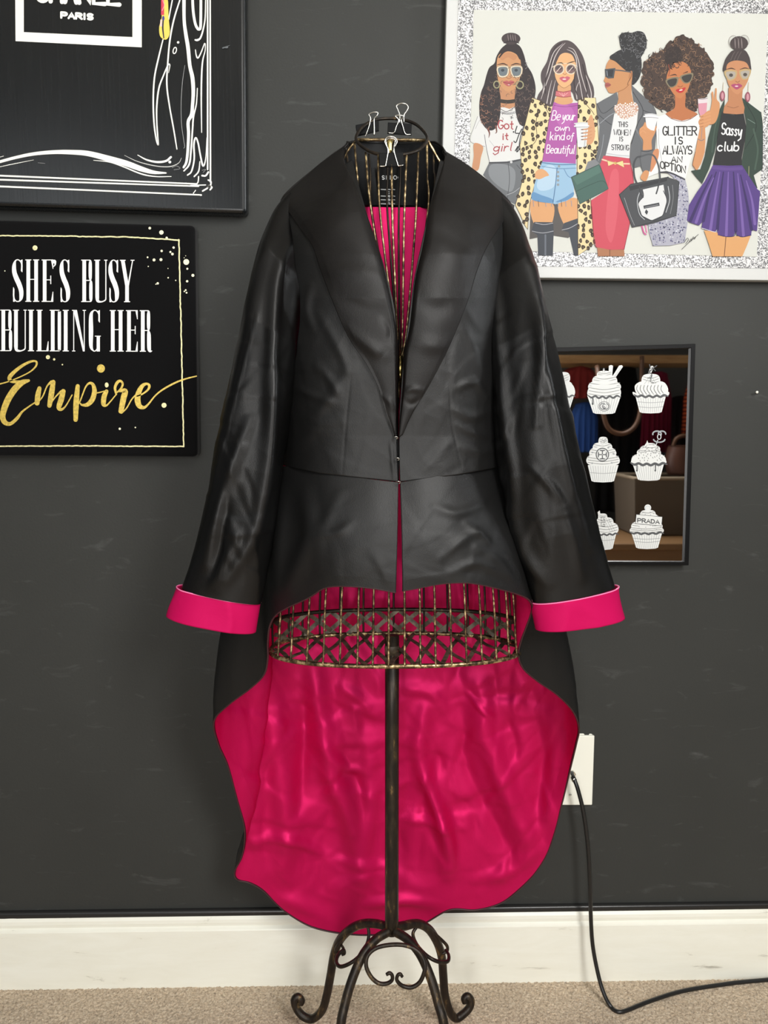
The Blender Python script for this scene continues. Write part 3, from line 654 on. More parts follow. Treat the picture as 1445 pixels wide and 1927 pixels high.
o = surf('back_lining', lt, M['pink_satin']); o['label'] = 'hot pink satin lining'
# --- black back-neck facing with the woven label
fc = np.zeros((40, 60, 3))
for i, s_ in enumerate(np.linspace(0, 1, 40)):
    for j in range(60):
        th = math.pi*j/59; q = j/59
        bot = np.interp(q, [0, 0.28, 0.5, 0.62, 0.75, 1], [386, 388, 388, 387, 391, 398])
        topy = np.interp(q, [0, 0.2, 0.5, 0.8, 1], [276, 268, 270, 270, 288])
        py = topy+s_*(bot-topy)
        lx = np.interp(py, [268, 303, 341, 389], [646, 640, 655, 676]); rx = np.interp(py, [268, 303, 356, 401], [838, 842, 826, 812])
        x = (lx+rx)/2-(rx-lx)/2*math.cos(th); yy = -0.246+(-0.178+0.246)*math.sin(th)**0.7-0.012*s_
        fc[i, j] = P(x, py, yy)
fc[..., 1] += wrinkle(fc, 14, 0.002, 41)
surf('neck_facing', fc, M['facing'], 0.0012)
lab_px = [(709, 310), (762, 311), (757, 386), (712, 386)]
yl = -0.196
lv, lf = slab_vf(lab_px, yl, yl+0.001)
lab = mesh('woven_label', lv, lf, M['label'], jk, smooth=False); lab['label'] = 'small black woven neck label with pale lettering'
# --- shawl collar
def collar(inner, outer, seed, folds, nv=240, nu=80):
    I = resample(cr(inner, 8), nv); O = resample(cr(outer, 8), nv); s = np.linspace(0, 1, nu)
    px = I[:, None]*(1-s)[None, :, None]+O[:, None]*s[None, :, None]
    d = front_depth(px[..., 0], px[..., 1])
    ss = s[None, :]; t = np.linspace(0, 1, nv)[:, None]
    lift = 0.0055+0.004*np.sin(math.pi*ss**0.8)*np.sin(math.pi*(0.1+0.8*t))
    roll = (1-np.minimum(1, ss/0.10))**2*0.007*np.minimum(1, (1-t)/0.12)      # inner edge rolls back into the neck
    tip = np.minimum(1, t/0.06)
    d = d-lift*(0.4+0.6*tip)+roll
    G = P(px[..., 0], px[..., 1], d)
    n_ = grid_normals(G); n_ *= np.where(n_[..., 1:2] > 0, -1.0, 1.0)
    G = G+n_*((0.6*fold_field(px, folds)+wrinkle(G, 6, 0.0022, seed, rid=False)+wrinkle(G, 17, 0.0004, seed+4))*np.minimum(1, np.minimum(ss, 1-ss)/0.12))[..., None]
    o = mesh('shawl_collar', G.reshape(-1, 3), grid_faces(nv, nu), M['collar_satin'], jk); fix_toward(o); solid(o, 0.0022)
inL = [(655, 268), (648, 300), (667, 341), (685, 389), (704, 442), (723, 502), (738, 565), (748, 632), (748, 707), (747, 763), (745, 822)]
outL = [(655, 267), (600, 309), (530, 372), (545, 402), (570, 438), (588, 464), (603, 509), (629, 576), (656, 636), (689, 685), (712, 730), (725, 775), (744, 823)]
# outer edge sampled so that rows fan across the shoulder
collar(inL, outL, 50, [([(610, 510), (660, 512), (715, 520)], 14, 0.004), ([(640, 560), (690, 585), (735, 590)], 16, -0.004), ([(655, 620), (700, 655), (720, 670)], 12, 0.006), ([(725, 600), (738, 620), (735, 640)], 9, -0.004), ([(718, 745), (732, 755), (738, 768)], 6, 0.003), ([(560, 390), (620, 420), (700, 470)], 30, 0.004)])
inR = [(835, 283), (835, 303), (818, 356), (805, 401), (794, 464), (779, 531), (770, 614), (760, 662), (757, 726), (753, 780), (750, 822)]
outR = [(836, 283), (880, 310), (930, 350), (964, 388), (945, 420), (916, 466), (898, 509), (883, 558), (868, 599), (839, 666), (805, 730), (775, 780), (758, 818)]
collar(inR, outR, 70, [([(800, 450), (850, 480), (890, 490)], 22, 0.005), ([(780, 560), (820, 580), (850, 570)], 18, -0.004), ([(770, 640), (810, 650), (840, 650)], 14, 0.004), ([(762, 738), (775, 732), (795, 735)], 6, 0.003), ([(762, 755), (775, 760), (790, 752)], 6, -0.003), ([(850, 380), (900, 410), (940, 400)], 26, 0.004)])
# back of the collar, standing round the neck behind the form
cb = np.zeros((16, 60, 3))
for i, s_ in enumerate(np.linspace(0, 1, 16)):
    for j in range(60):
        th = math.pi*j/59; q = j/59; topy = np.interp(q, [0, 0.2, 0.5, 0.8, 1], [268, 263, 266, 265, 282]); py = topy+s_*np.interp(q, [0, .5, 1], [40, 90, 40])
        a, b = 655-s_*35, 836+s_*30; x = (a+b)/2-(b-a)/2*math.cos(th)
        cb[i, j] = P(x, py, -0.243+(0.072+0.03*s_)*math.sin(th)**0.7)
surf('collar_back', cb, M['collar_satin'], 0.002)
# --- sleeves
def sleeve(Lp, Rp, ydep, thick, seed, folds, seam=None, nv=260, seg=96):
    L = resample(cr(Lp, 8), nv); R = resample(cr(Rp, 8), nv); V = np.zeros((nv, seg, 3)); t = np.linspace(0, 1, nv)
    yd = np.interp(t, np.linspace(0, 1, len(ydep)), ydep); th = np.interp(t, np.linspace(0, 1, len(thick)), thick)
    a3 = P(L[:, 0], L[:, 1], yd); b3 = P(R[:, 0], R[:, 1], yd)
    for k in range(seg):
        ph = 2*math.pi*k/seg; cx_ = math.copysign(abs(math.cos(ph))**0.9, math.cos(ph))
        mod = 1+0.10*np.sin(3*ph+t*2.0+seed)*np.sin(math.pi*t)
        V[:, k] = (a3+b3)/2-(a3-b3)/2*cx_+np.outer(th*math.sin(ph)*mod, [0, 1, 0])
    px = PROJ(V); frontm = (np.sin(np.arange(seg)*2*math.pi/seg) < 0.1)[None, :]
    dsp = fold_field(px, folds)*frontm+crumple(px, 40, (px[..., 0].min(), 560, px[..., 0].max(), 1110), 0.0009, int(seed*10))*frontm+wrinkle(V, 9, 0.0025, seed, (1, 1, 0.25), rid=False)+wrinkle(V, 24, 0.0007, seed+7, (1, 1, 0.5))
    c_ = V.mean(1, keepdims=True); n_ = V-c_; n_[..., 2] = 0; n_ /= np.linalg.norm(n_, axis=-1)[..., None]+1e-9
    V = V+n_*(dsp*np.minimum(1, (1-t)/0.05)[:, None]*np.minimum(1, t/0.1)[:, None])[..., None]
    o = mesh('sleeve', V.reshape(-1, 3), grid_faces(nv, seg, True)+[tuple(range(seg))], M['sleeve_satin'], jk); fix_normals(o)
    return V
SL_L = [(556, 354), (535, 372), (512, 403), (486, 470), (463, 565), (441, 680), (411, 815), (391, 925), (366, 1030), (342, 1106)]
SL_R = [(588, 420), (582, 445), (583, 480), (583, 530), (578, 590), (562, 700), (544, 795), (534, 860), (524, 930), (509, 1040), (491, 1136)]
VL = sleeve(SL_L, SL_R, [-0.238, -0.268, -0.296, -0.310, -0.316, -0.318, -0.316], [0.012, 0.04, 0.046, 0.046, 0.042, 0.034, 0.023], 2.1,
       [([(568, 440), (540, 475), (523, 530), (515, 620), (512, 720), (508, 830), (495, 930), (470, 1020), (410, 1110)], 13, 0.008), ([(485, 590), (455, 700), (425, 815), (398, 920)], 2.0, 0.0016), ([(470, 790), (440, 870), (415, 960), (385, 1060)], 12, 0.006), ([(430, 900), (420, 980), (400, 1080)], 9, -0.005), ([(450, 1000), (420, 1060), (395, 1110)], 9, 0.004), ([(580, 470), (572, 520), (571, 560)], 6, 0.003)])
SR_L = [(902, 430), (906, 470), (903, 540), (903, 610), (909, 670), (920, 745), (932, 860), (945, 920), (962, 1000), (985, 1080), (1003, 1133)]
SR_R = [(940, 364), (964, 390), (986, 440), (1010, 525), (1041, 640), (1070, 755), (1096, 870), (1121, 970), (1145, 1060), (1157, 1104)]
VR = sleeve(SR_L, SR_R, [-0.238, -0.268, -0.296, -0.310, -0.316, -0.318, -0.316], [0.012, 0.04, 0.046, 0.046, 0.042, 0.034, 0.023], 4.4,
       [([(918, 470), (930, 560), (938, 650), (950, 780), (965, 900), (968, 1000)], 11, 0.007), ([(990, 480), (1010, 600), (1035, 740), (1070, 900), (1110, 1030)], 12, 0.007), ([(1000, 500), (1012, 590), (1015, 680), (1010, 800)], 8, 0.005), ([(960, 960), (990, 1050), (1030, 1100)], 12, 0.006), ([(1060, 960), (1080, 1020), (1095, 1090)], 10, 0.004), ([(1000, 880), (1040, 920), (1060, 950)], 7, 0.003)])
# --- turned back cuffs
def cuff(top, bot, Vs, ydep, th, seed):
    seg = 96; nv = 26; V = np.zeros((nv, seg, 3))
    for i, s_ in enumerate(np.linspace(0, 1, nv)):
        Lx = np.array(top[0])*(1-s_)+np.array(bot[0])*s_; Rx = np.array(top[1])*(1-s_)+np.array(bot[1])*s_
        a3, b3 = P(Lx[0], Lx[1], ydep), P(Rx[0], Rx[1], ydep)
        for k in range(seg):
            ph = 2*math.pi*k/seg; cx_ = math.copysign(abs(math.cos(ph))**0.8, math.cos(ph))
            p_ = (a3+b3)/2-(a3-b3)/2*cx_+np.array([0, th*math.sin(ph), 0])
            p_[2] -= 0.0015*(-math.sin(ph))*(0.4+0.8*s_)*(1 if math.sin(ph) < 0 else 1)
            V[i, k] = p_
    c_ = V.mean(1, keepdims=True); n_ = V-c_; n_[..., 2] = 0; n_ /= np.linalg.norm(n_, axis=-1)[..., None]
    V += n_*(wrinkle(V, 15, 0.003, seed)+wrinkle(V, 6, 0.004, seed+3, rid=False))[..., None]
    o = mesh('cuff', V.reshape(-1, 3), grid_faces(nv, seg, True), M['cuff_satin'], jk, label='hot pink turned back cuff'); fix_normals(o); solid(o, 0.0022)
    tube('cuff_edge', V[0], 0.0009, M['pink_trim'], o, 6, True)
cuff([(331, 1103), (493, 1134)], [(313, 1159), (484, 1189)], VL, -0.312, 0.025, 90)
cuff([(1001, 1134), (1163, 1103)], [(1010, 1184), (1176, 1161)], VR, -0.312, 0.025, 96)
# --- hooks at the front edge
for (x, y_) in ((745, 824), (748, 864), (750, 908)):
    q = P(x, y_, -0.366); tube('hook', cr([q+np.array(d_) for d_ in ((-0.003, 0, 0.001), (0, -0.002, 0.0015), (0.0025, 0, 0), (0, 0.001, -0.0015))], 4), 0.0006, M['chrome'], jk, 6)
# facing strip inside the left front edge
px = region_grid([(741, 822), (743, 860), (743, 905)], [(750, 824), (751, 862), (751, 905)], 30, 8)
panel('front_facing', px, np.full(px.shape[:2], -0.346), M['facing'])
px = region_grid([(743, 640), (744, 720), (743, 822)], [(751, 640), (750, 720), (750, 824)], 30, 8)
panel('front_facing', px, np.full(px.shape[:2], -0.345)+np.linspace(0, 0.006, 8)[None], M['facing'])
# ================================================================== flat artwork tools
def art_mat(name, rough, spec=0.4, metal=0.0, noise_amt=0.0):
    m = mat(name, (255, 255, 255), rough, metal, spec)
    a = nn(m, 'ShaderNodeAttribute'); a.attribute_name = 'Col'
    if noise_amt:
        n = noise_node(m, coords(m), 230, 4, 0.7)
        mr = nn(m, 'ShaderNodeMapRange'); mr.inputs[1].default_value = 0.35; mr.inputs[2].default_value = 0.65; mr.inputs[3].default_value = 1-noise_amt; mr.inputs[4].default_value = 1+noise_amt*0.35
        lk(m, n, mr.inputs[0]); mx = nn(m, 'ShaderNodeMixRGB', blend_type='MULTIPLY'); mx.inputs[0].default_value = 1
        lk(m, a.outputs['Color'], mx.inputs[1]); lk(m, mr.outputs[0], mx.inputs[2]); lk(m, mx.outputs[0], bsdf(m).inputs['Base Color'])
    else: lk(m, a.outputs['Color'], bsdf(m).inputs['Base Color'])
    return m
class Art:
    """paint laid on a picture: every stroke a thin film a hair above the last, on the picture's own plane"""
    def __init__(s, Y, org=(0, 0), sc=1.0, film=1.1e-5): s.Y = Y; s.o = org; s.s = sc; s.film = film; s.k = 1; s.v = []; s.f = []; s.c = []
    def frame(s, org, sc): s.o = org; s.s = sc; return s
    def px(s, pts): return np.asarray(pts, float)/s.s+np.array(s.o, float)
    def _put(s, px2, faces, col, dk=0.0):
        q = P(px2[:, 0], px2[:, 1], s.Y-(s.k+dk)*s.film); k = len(s.v); s.v += q.tolist(); c = lin(col)
        for f in faces:
            a, b, d = (px2[i] for i in f[:3])
            if (b[0]-a[0])*(d[1]-a[1])-(b[1]-a[1])*(d[0]-a[0]) > 0: f = f[::-1]
            s.f.append(tuple(i+k for i in f)); s.c.append(c)
    def up(s): s.k += 1
    def poly(s, pts, col, smooth=0, up=True, dk=0.0):
        p = s.px(cr(pts, smooth, True) if smooth else pts)
        tris = tessellate_polygon([[Vector((x, y, 0)) for x, y in p]])
        if up: s.k += 1
        s._put(p, tris, col, dk)
    def blob(s, pts, col, up=True): s.poly(pts, col, 5, up)
    def ell(s, c, rx, ry, col, rot=0, n=28, up=True, dk=0.0):
        a = np.linspace(0, 2*math.pi, n+1)[:-1]; x = rx*np.cos(a); y = ry*np.sin(a); cr_, sr = math.cos(rot), math.sin(rot)
        s.poly(np.stack([c[0]+x*cr_-y*sr, c[1]+x*sr+y*cr_], -1), col, 0, up, dk)
    def stroke(s, pts, w, col, smooth=5, closed=False, up=True):
        """w: one width or one per point, in the current frame's pixels"""
        p = np.asarray(pts, float); w = np.full(len(p), float(w)) if np.isscalar(w) else np.asarray(w, float)
        q = np.c_[p, w]
        if smooth and len(p) > 2: q = cr(q, smooth, closed)
        if closed: q = np.r_[q, q[:1]]
        d = np.gradient(q[:, :2], axis=0); d /= np.linalg.norm(d, axis=1)[:, None]+1e-9
        nrm_ = np.stack([-d[:, 1], d[:, 0]], -1)*(np.maximum(q[:, 2], 0.2)/2)[:, None]
        A = s.px(q[:, :2]+nrm_); B = s.px(q[:, :2]-nrm_); n = len(q)
        if up: s.k += 1
        s._put(np.r_[A, B], [(i, i+1, n+i+1, n+i) for i in range(n-1)], col)
        if not closed:
            for e in (0, -1):
                if q[e, 2] > 1.2: s.ell(q[e, :2], q[e, 2]/2, q[e, 2]/2, col, n=10, up=False, dk=0.3 if e else 0.55)
    def ring(s, c, rx, ry, w, col, n=26, rot=0, a0=0, a1=360, up=True):
        a = np.radians(np.linspace(a0, a1, n)); x = rx*np.cos(a); y = ry*np.sin(a)
        s.stroke(np.stack([c[0]+x*math.cos(rot)-y*math.sin(rot), c[1]+x*math.sin(rot)+y*math.cos(rot)], -1), w, col, 0, up=up)
    def build(s, name, material, parent, label=None):
        o = mesh(name, s.v, s.f, material, parent, smooth=False, cols=np.array(s.c)); 
        if label: o['label'] = label
        return o
# hand lettering: glyphs as strokes in a unit box, y down
_a = lambda cx, cy, rx, ry, a0, a1, n=10: [(cx+rx*math.cos(math.radians(t)), cy+ry*math.sin(math.radians(t))) for t in np.linspace(a0, a1, n)]
GL = {
 'A': [[(0, 1), (.5, 0), (1, 1)], [(.2, .64), (.8, .64)]], 'B': [[(0, 1), (0, 0)], [(0, 0)]+_a(.45, .24, .4, .24, -90, 90)+[(0, .48)], [(0, .48)]+_a(.5, .74, .48, .26, -90, 90)+[(0, 1)]],
 'C': [_a(.55, .5, .52, .5, -50, -310, 16)], 'D': [[(0, 0), (0, 1)], [(0, 0)]+_a(.35, .5, .62, .5, -90, 90)+[(0, 1)]], 'E': [[(1, 0), (0, 0), (0, 1), (1, 1)], [(0, .5), (.8, .5)]],
 'F': [[(1, 0), (0, 0), (0, 1)], [(0, .5), (.8, .5)]], 'G': [_a(.52, .5, .5, .5, -45, -345, 16)+[(1, .58), (.6, .58)]], 'H': [[(0, 0), (0, 1)], [(1, 0), (1, 1)], [(0, .5), (1, .5)]],
 'I': [[(.5, 0), (.5, 1)]], 'K': [[(0, 0), (0, 1)], [(1, 0), (0, .6)], [(.35, .4), (1, 1)]], 'L': [[(0, 0), (0, 1), (1, 1)]], 'M': [[(0, 1), (.08, 0), (.5, .75), (.92, 0), (1, 1)]], 'N': [[(0, 1), (0, 0), (1, 1), (1, 0)]],
 'O': [_a(.5, .5, .5, .5, 0, 360, 20)], 'P': [[(0, 1), (0, 0)], [(0, 0)]+_a(.5, .27, .48, .27, -90, 90)+[(0, .54)]], 'R': [[(0, 1), (0, 0)], [(0, 0)]+_a(.5, .25, .46, .25, -90, 90)+[(0, .5)], [(.4, .5), (1, 1)]],
 'S': [[(.92, .14)]+_a(.5, .26, .42, .26, -40, -270, 10)+_a(.5, .75, .46, .25, -90, 140, 10)], 'T': [[(0, 0), (1, 0)], [(.5, 0), (.5, 1)]], 'U': [[(0, 0), (0, .6)]+_a(.5, .62, .5, .38, 180, 0)+[(1, 0)]],
 'W': [[(0, 0), (.25, 1), (.5, .3), (.75, 1), (1, 0)]], 'Y': [[(0, 0), (.5, .5), (1, 0)], [(.5, .5), (.5, 1)]], "'": [[(.5, 0), (.5, .25)]],
 'a': [_a(.45, .7, .42, .3, -20, -350, 12), [(.9, .42), (.88, .8), (1, 1)]], 'b': [[(.05, 0), (.05, .95)], _a(.5, .7, .45, .3, -160, 160, 12)], 'c': [_a(.55, .7, .45, .3, -40, -320, 12)], 'd': [_a(.45, .7, .42, .3, 0, -350, 12), [(.9, 0), (.9, 1)]],
 'e': [[(.1, .7), (.9, .66)]+_a(.5, .7, .42, .3, -10, -310, 12)], 'f': [[(.95, .05), (.6, 0), (.45, .3), (.4, 1.25), (.2, 1.3)], [(.1, .45), (.85, .42)]], 'g': [_a(.45, .68, .42, .27, -20, -350, 12), [(.9, .42), (.86, 1.2), (.4, 1.4), (.1, 1.2)]],
 'i': [[(.5, .42), (.5, 1)], [(.55, .18), (.58, .22)]], 'k': [[(.1, 0), (.1, 1)], [(.8, .4), (.1, .75)], [(.4, .65), (.9, 1)]], 'l': [[(.5, 0), (.45, .85), (.7, 1)]], 'm': [[(0, 1), (.05, .45)], [(.05, .6), (.3, .42), (.45, 1)], [(.45, .6), (.75, .42), (.95, 1)]],
 'n': [[(.05, 1), (.05, .42)], [(.05, .6), (.5, .4), (.85, .6), (.9, 1)]], 'o': [_a(.5, .7, .45, .3, 0, 360, 14)], 'r': [[(.1, 1), (.1, .42)], [(.1, .65), (.5, .42), (.9, .48)]], 's': [[(.85, .5), (.4, .42), (.2, .58), (.75, .8), (.5, 1), (.1, .93)]],
 't': [[(.5, .1), (.45, .9), (.8, 1)], [(.1, .42), (.9, .4)]], 'u': [[(.05, .42), (.1, .85), (.4, 1), (.8, .85), (.85, .42)], [(.85, .42), (.95, 1)]], 'w': [[(0, .42), (.2, 1), (.5, .55), (.75, 1), (1, .42)]], 'y': [[(.05, .42), (.2, .85), (.5, .9), (.85, .42)], [(.88, .42), (.75, 1.2), (.2, 1.4)]],
 '.': [[(.5, .96), (.5, 1)]]}
WIDE = {'I': .35, "'": .3, '.': .3, 'i': .4, 'l': .45, 'M': 1.25, 'W': 1.35, 'm': 1.2, 'w': 1.15, 't': .7, 'f': .7, ' ': .6, 'r': .75, 's': .75}
def write(a, text, box, w, col, gap=0.28, slope=0.0, slant=0.0, smooth=0):
    x0, y0, x1, y1 = box; tot = sum(WIDE.get(ch, 1) for ch in text)+gap*(len(text)-1); u = (x1-x0)/tot; x = x0; a.up(); a.up(); kb = a.k; ns = 0
    for ch in text:
        wd_ = WIDE.get(ch, 1)*u
        for st in GL.get(ch, []):
            q = [(x+px_*wd_-slant*(py_-.5)*(y1-y0), y0+py_*(y1-y0)+slope*(x-x0+px_*wd_)) for px_, py_ in st]
            a.k = kb+1.3*(ns % 3); ns += 1
            a.stroke(q, w, col, smooth if len(q) > 3 else 0, up=False)
        x += wd_+gap*u
    a.k = kb+4
def inside(p, poly):
    c = False; j = len(poly)-1
    for i in range(len(poly)):
        if (poly[i][1] > p[1]) != (poly[j][1] > p[1]) and p[0] < (poly[j][0]-poly[i][0])*(p[1]-poly[i][1])/(poly[j][1]-poly[i][1])+poly[i][0]: c = not c
        j = i
    return c
def scatter(poly, n, mind, seed):
    r = random.Random(seed); xs = [p[0] for p in poly]; ys = [p[1] for p in poly]; out = []; t = 0
    while len(out) < n and t < n*60:
        t += 1; q = (r.uniform(min(xs), max(xs)), r.uniform(min(ys), max(ys)))
        if inside(q, poly) and all((q[0]-o[0])**2+(q[1]-o[1])**2 > mind*mind for o in out): out.append(q)
    return out

# ================================================================== black canvas with the scent bottle drawn in white line
Yc = -0.030
cc = mat('black_canvas_print', (13, 16, 18), 0.34, spec=0.5)
bsdf(cc).inputs['Anisotropic'].default_value = 0.0
vv_ = coords(cc, (1, 1, 0.02)); st = noise_node(cc, vv_, 330, 3, 0.6)
mr = nn(cc, 'ShaderNodeMapRange'); mr.inputs[3].default_value = 0.17; mr.inputs[4].default_value = 0.34; lk(cc, st, mr.inputs[0]); lk(cc, mr.outputs[0], bsdf(cc).inputs['Roughness'])
lk(cc, bump(cc, st, 0.10, 0.0006), bsdf(cc).inputs['Normal'])
cv = thing('canvas_picture', 'big black glossy canvas at the upper left with a white outlined scent bottle', 'picture', P(200, 400, 0.0))
v_, f_ = slab_vf([(-70, 386), (-70, -90), (462, -78), (464, 402)], Yc, -0.001)
o = mesh('canvas', v_, f_, cc, cv, smooth=False); bevel(o, 0.007, 5)
WHT = (240, 240, 232); K = 1445/480
a = Art(Yc-0.0004, (0, 0), K)
for box in ([(86, -40), (88, 233), (135, 182), (135, -40)], [(750, -40), (750, 210), (803, 268), (803, -40)], [(88, 233), (803, 268), (750, 210), (135, 182)]): a.poly(box, WHT, up=False)
write(a, 'CHANEL', (206, -82, 676, 4), 25, WHT, gap=0.26, slope=0.048)
write(a, 'PARIS', (347, 70, 526, 100), 13, WHT, gap=0.30, slope=0.06)
s_ = a.stroke
s_([(0, 916), (90, 892), (190, 872), (300, 862), (400, 862), (500, 870), (620, 900), (720, 928), (800, 957), (870, 976), (940, 980)], [16, 17, 19, 22, 26, 30, 33, 33, 29, 20, 8], WHT)
s_([(0, 945), (70, 930), (190, 906)], [3, 4, 2], WHT); s_([(530, 908), (620, 918), (700, 945), (800, 985), (880, 1000), (970, 1000)], [3, 6, 7, 8, 6, 4], WHT); s_([(0, 890), (20, 884)], 3, WHT)
s_([(215, 922), (255, 926)], 2, (150, 150, 150)); s_([(705, 880), (780, 915), (880, 940), (960, 944), (1010, 925), (1028, 895)], [2, 4, 5, 5, 4, 2], (200, 200, 196))
s_([(780, 878), (830, 905), (890, 918), (940, 912), (968, 890)], [4, 9, 12, 12, 12], WHT); a.ell((962, 918), 8, 8, WHT)
for y0, y1, x1 in ((995, 1042, 1115), (1018, 1055, 1125), (1056, 1104, 1132)): s_([(0, y0), (x1, y1)], [10, 8], WHT, 0)
s_([(1080, 1050), (1165, 1048)], 6, WHT); s_([(1125, 1000), (1122, 1030), (1110, 1048)], 7, WHT); s_([(1095, 1095), (1108, 1078)], 5, WHT); s_([(1148, 1082), (1175, 1066)], 9, WHT); s_([(1180, 1020), (1195, 1030), (1190, 1055), (1175, 1052), (1200, 1060), (1190, 1075)], 9, WHT); a.ell((1138, 1105), 6, 5, WHT)
s_([(1176, -20), (1176, 960)], 9, WHT, 0); s_([(1190, -20), (1192, 1030)], 9, WHT, 0)
s_([(1042, -30), (1043, 110), (1052, 190), (1065, 270), (1075, 370), (1090, 440), (1095, 520), (1090, 600), (1085, 650), (1066, 690), (1068, 760), (1063, 860), (1055, 920), (1040, 948)], [20, 18, 20, 21, 20, 22, 20, 18, 20, 18, 17, 15, 14, 12], WHT)
s_([(1118, 500), (1112, 590), (1096, 660), (1090, 740), (1082, 850), (1072, 930), (1042, 968)], [5, 7, 9, 9, 10, 10, 8], WHT)
s_([(1062, 992), (1085, 970), (1100, 900), (1098, 820), (1108, 780), (1122, 810), (1135, 880), (1150, 940), (1165, 900), (1172, 780)], [8, 9, 9, 10, 9, 9, 9, 10, 6, 4], WHT)
s_([(1100, 1000), (1125, 970), (1132, 915)], [8, 8, 5], WHT); s_([(1145, 995), (1165, 995), (1180, 975)], 10, WHT)
s_([(1090, -30), (1094, 60), (1105, 130), (1118, 160), (1126, 166), (1134, 160), (1137, 120), (1138, -30)], 15, WHT); s_([(1165, -30), (1162, 100), (1150, 170), (1135, 215), (1118, 227), (1106, 226)], [6, 7, 9, 10, 12, 9], WHT)
s_([(1107, 282), (1112, 315), (1122, 328), (1140, 295), (1160, 245), (1162, 285), (1148, 345), (1142, 430), (1140, 560), (1142, 750)], [5, 7, 8, 7, 6, 5, 8, 9, 8, 5], WHT)
s_([(980, -20), (955, 110)], 7, WHT, 0); s_([(1022, -10), (985, 110), (962, 230), (950, 360), (945, 480), (960, 600), (985, 740), (1002, 845)], [8, 9, 9, 9, 9, 8, 8, 6], WHT)
s_([(923, 225), (895, 340), (875, 440), (868, 560), (872, 690), (885, 790), (897, 822), (893, 770), (888, 690), (888, 600), (900, 500), (925, 430), (952, 368), (962, 370), (955, 412)], [7, 9, 9, 9, 9, 8, 6, 8, 8, 9, 9, 8, 7, 6, 3], WHT)
s_([(1047, 370), (1034, 460), (1026, 580), (1028, 700), (1040, 790), (1046, 830), (1040, 840)], [2, 3, 3, 3, 3, 3, 2], (150, 152, 152))
a.ring((990, 286), 9, 18, 6, WHT, rot=0.25); a.ell((1009, 240), 7, 7, WHT); s_([(975, 950), (1000, 940), (1020, 955), (985, 962)], 2, (160, 160, 160)); s_([(1145, 965), (1165, 960), (1150, 978)], 2, (160, 160, 160))
YEL, RED, BLU = (232, 208, 96), (206, 62, 84), (62, 62, 140)
a.poly([(914, -20), (948, -20), (955, 100), (962, 180), (948, 220), (925, 222), (905, 200), (902, 150), (916, 96)], YEL, 3); a.poly([(913, -20), (928, -20), (930, 85), (912, 85)], RED); a.ell((925, 104), 7, 14, BLU); s_([(924, 118), (922, 160), (928, 215)], [8, 9, 6], (30, 28, 60)); s_([(922, 0), (930, 30), (918, 60)], 4, (236, 150, 170)); a.poly([(909, 110), (918, 112), (918, 150), (905, 150)], (240, 200, 190))
s_([(1262, 272), (1280, 266), (1305, 255)], [8, 7, 1], (92, 96, 98)); a.ell((1283, 268), 10, 6, (92, 96, 98))
a.build('line_drawing', art_mat('white_print', 0.5), cv, 'white line drawing of a scent bottle with a framed name')

# ================================================================== black velvet sign
Yv = -0.030
vel = mat('black_velvet', (15, 15, 16), 0.95, spec=0.1); bsdf(vel).inputs['Sheen Weight'].default_value = 0.12; bsdf(vel).inputs['Sheen Roughness'].default_value = 0.4
lk(vel, bump(vel, noise_node(vel, coords(vel), 45, 4, 0.6), 0.25, 0.002), bsdf(vel).inputs['Normal'])
sg = thing('velvet_sign', 'black velvet wall sign with white capitals and gold script below the big canvas', 'sign', P(180, 862, 0.0))
def rounded(c, r, n=5):
    out = []; c = np.array(c, float); N = len(c)
    for i in range(N):
        p0, p1, p2 = c[i-1], c[i], c[(i+1) % N]; a_ = p1+(p0-p1)/np.linalg.norm(p0-p1)*r; b_ = p1+(p2-p1)/np.linalg.norm(p2-p1)*r
        for t in np.linspace(0, 1, n): out.append(tuple((1-t)**2*a_+2*t*(1-t)*p1+t*t*b_))
    return out
v_, f_ = slab_vf(rounded([(-70, 858), (-70, 411), (366, 423), (371, 860)], 10), Yv, -0.001)
o = mesh('velvet_panel', v_, f_, vel, sg, smooth=False); bevel(o, 0.007, 4)
K2 = 1445/400
a = Art(Yv-0.0003, (0, 400), K2)
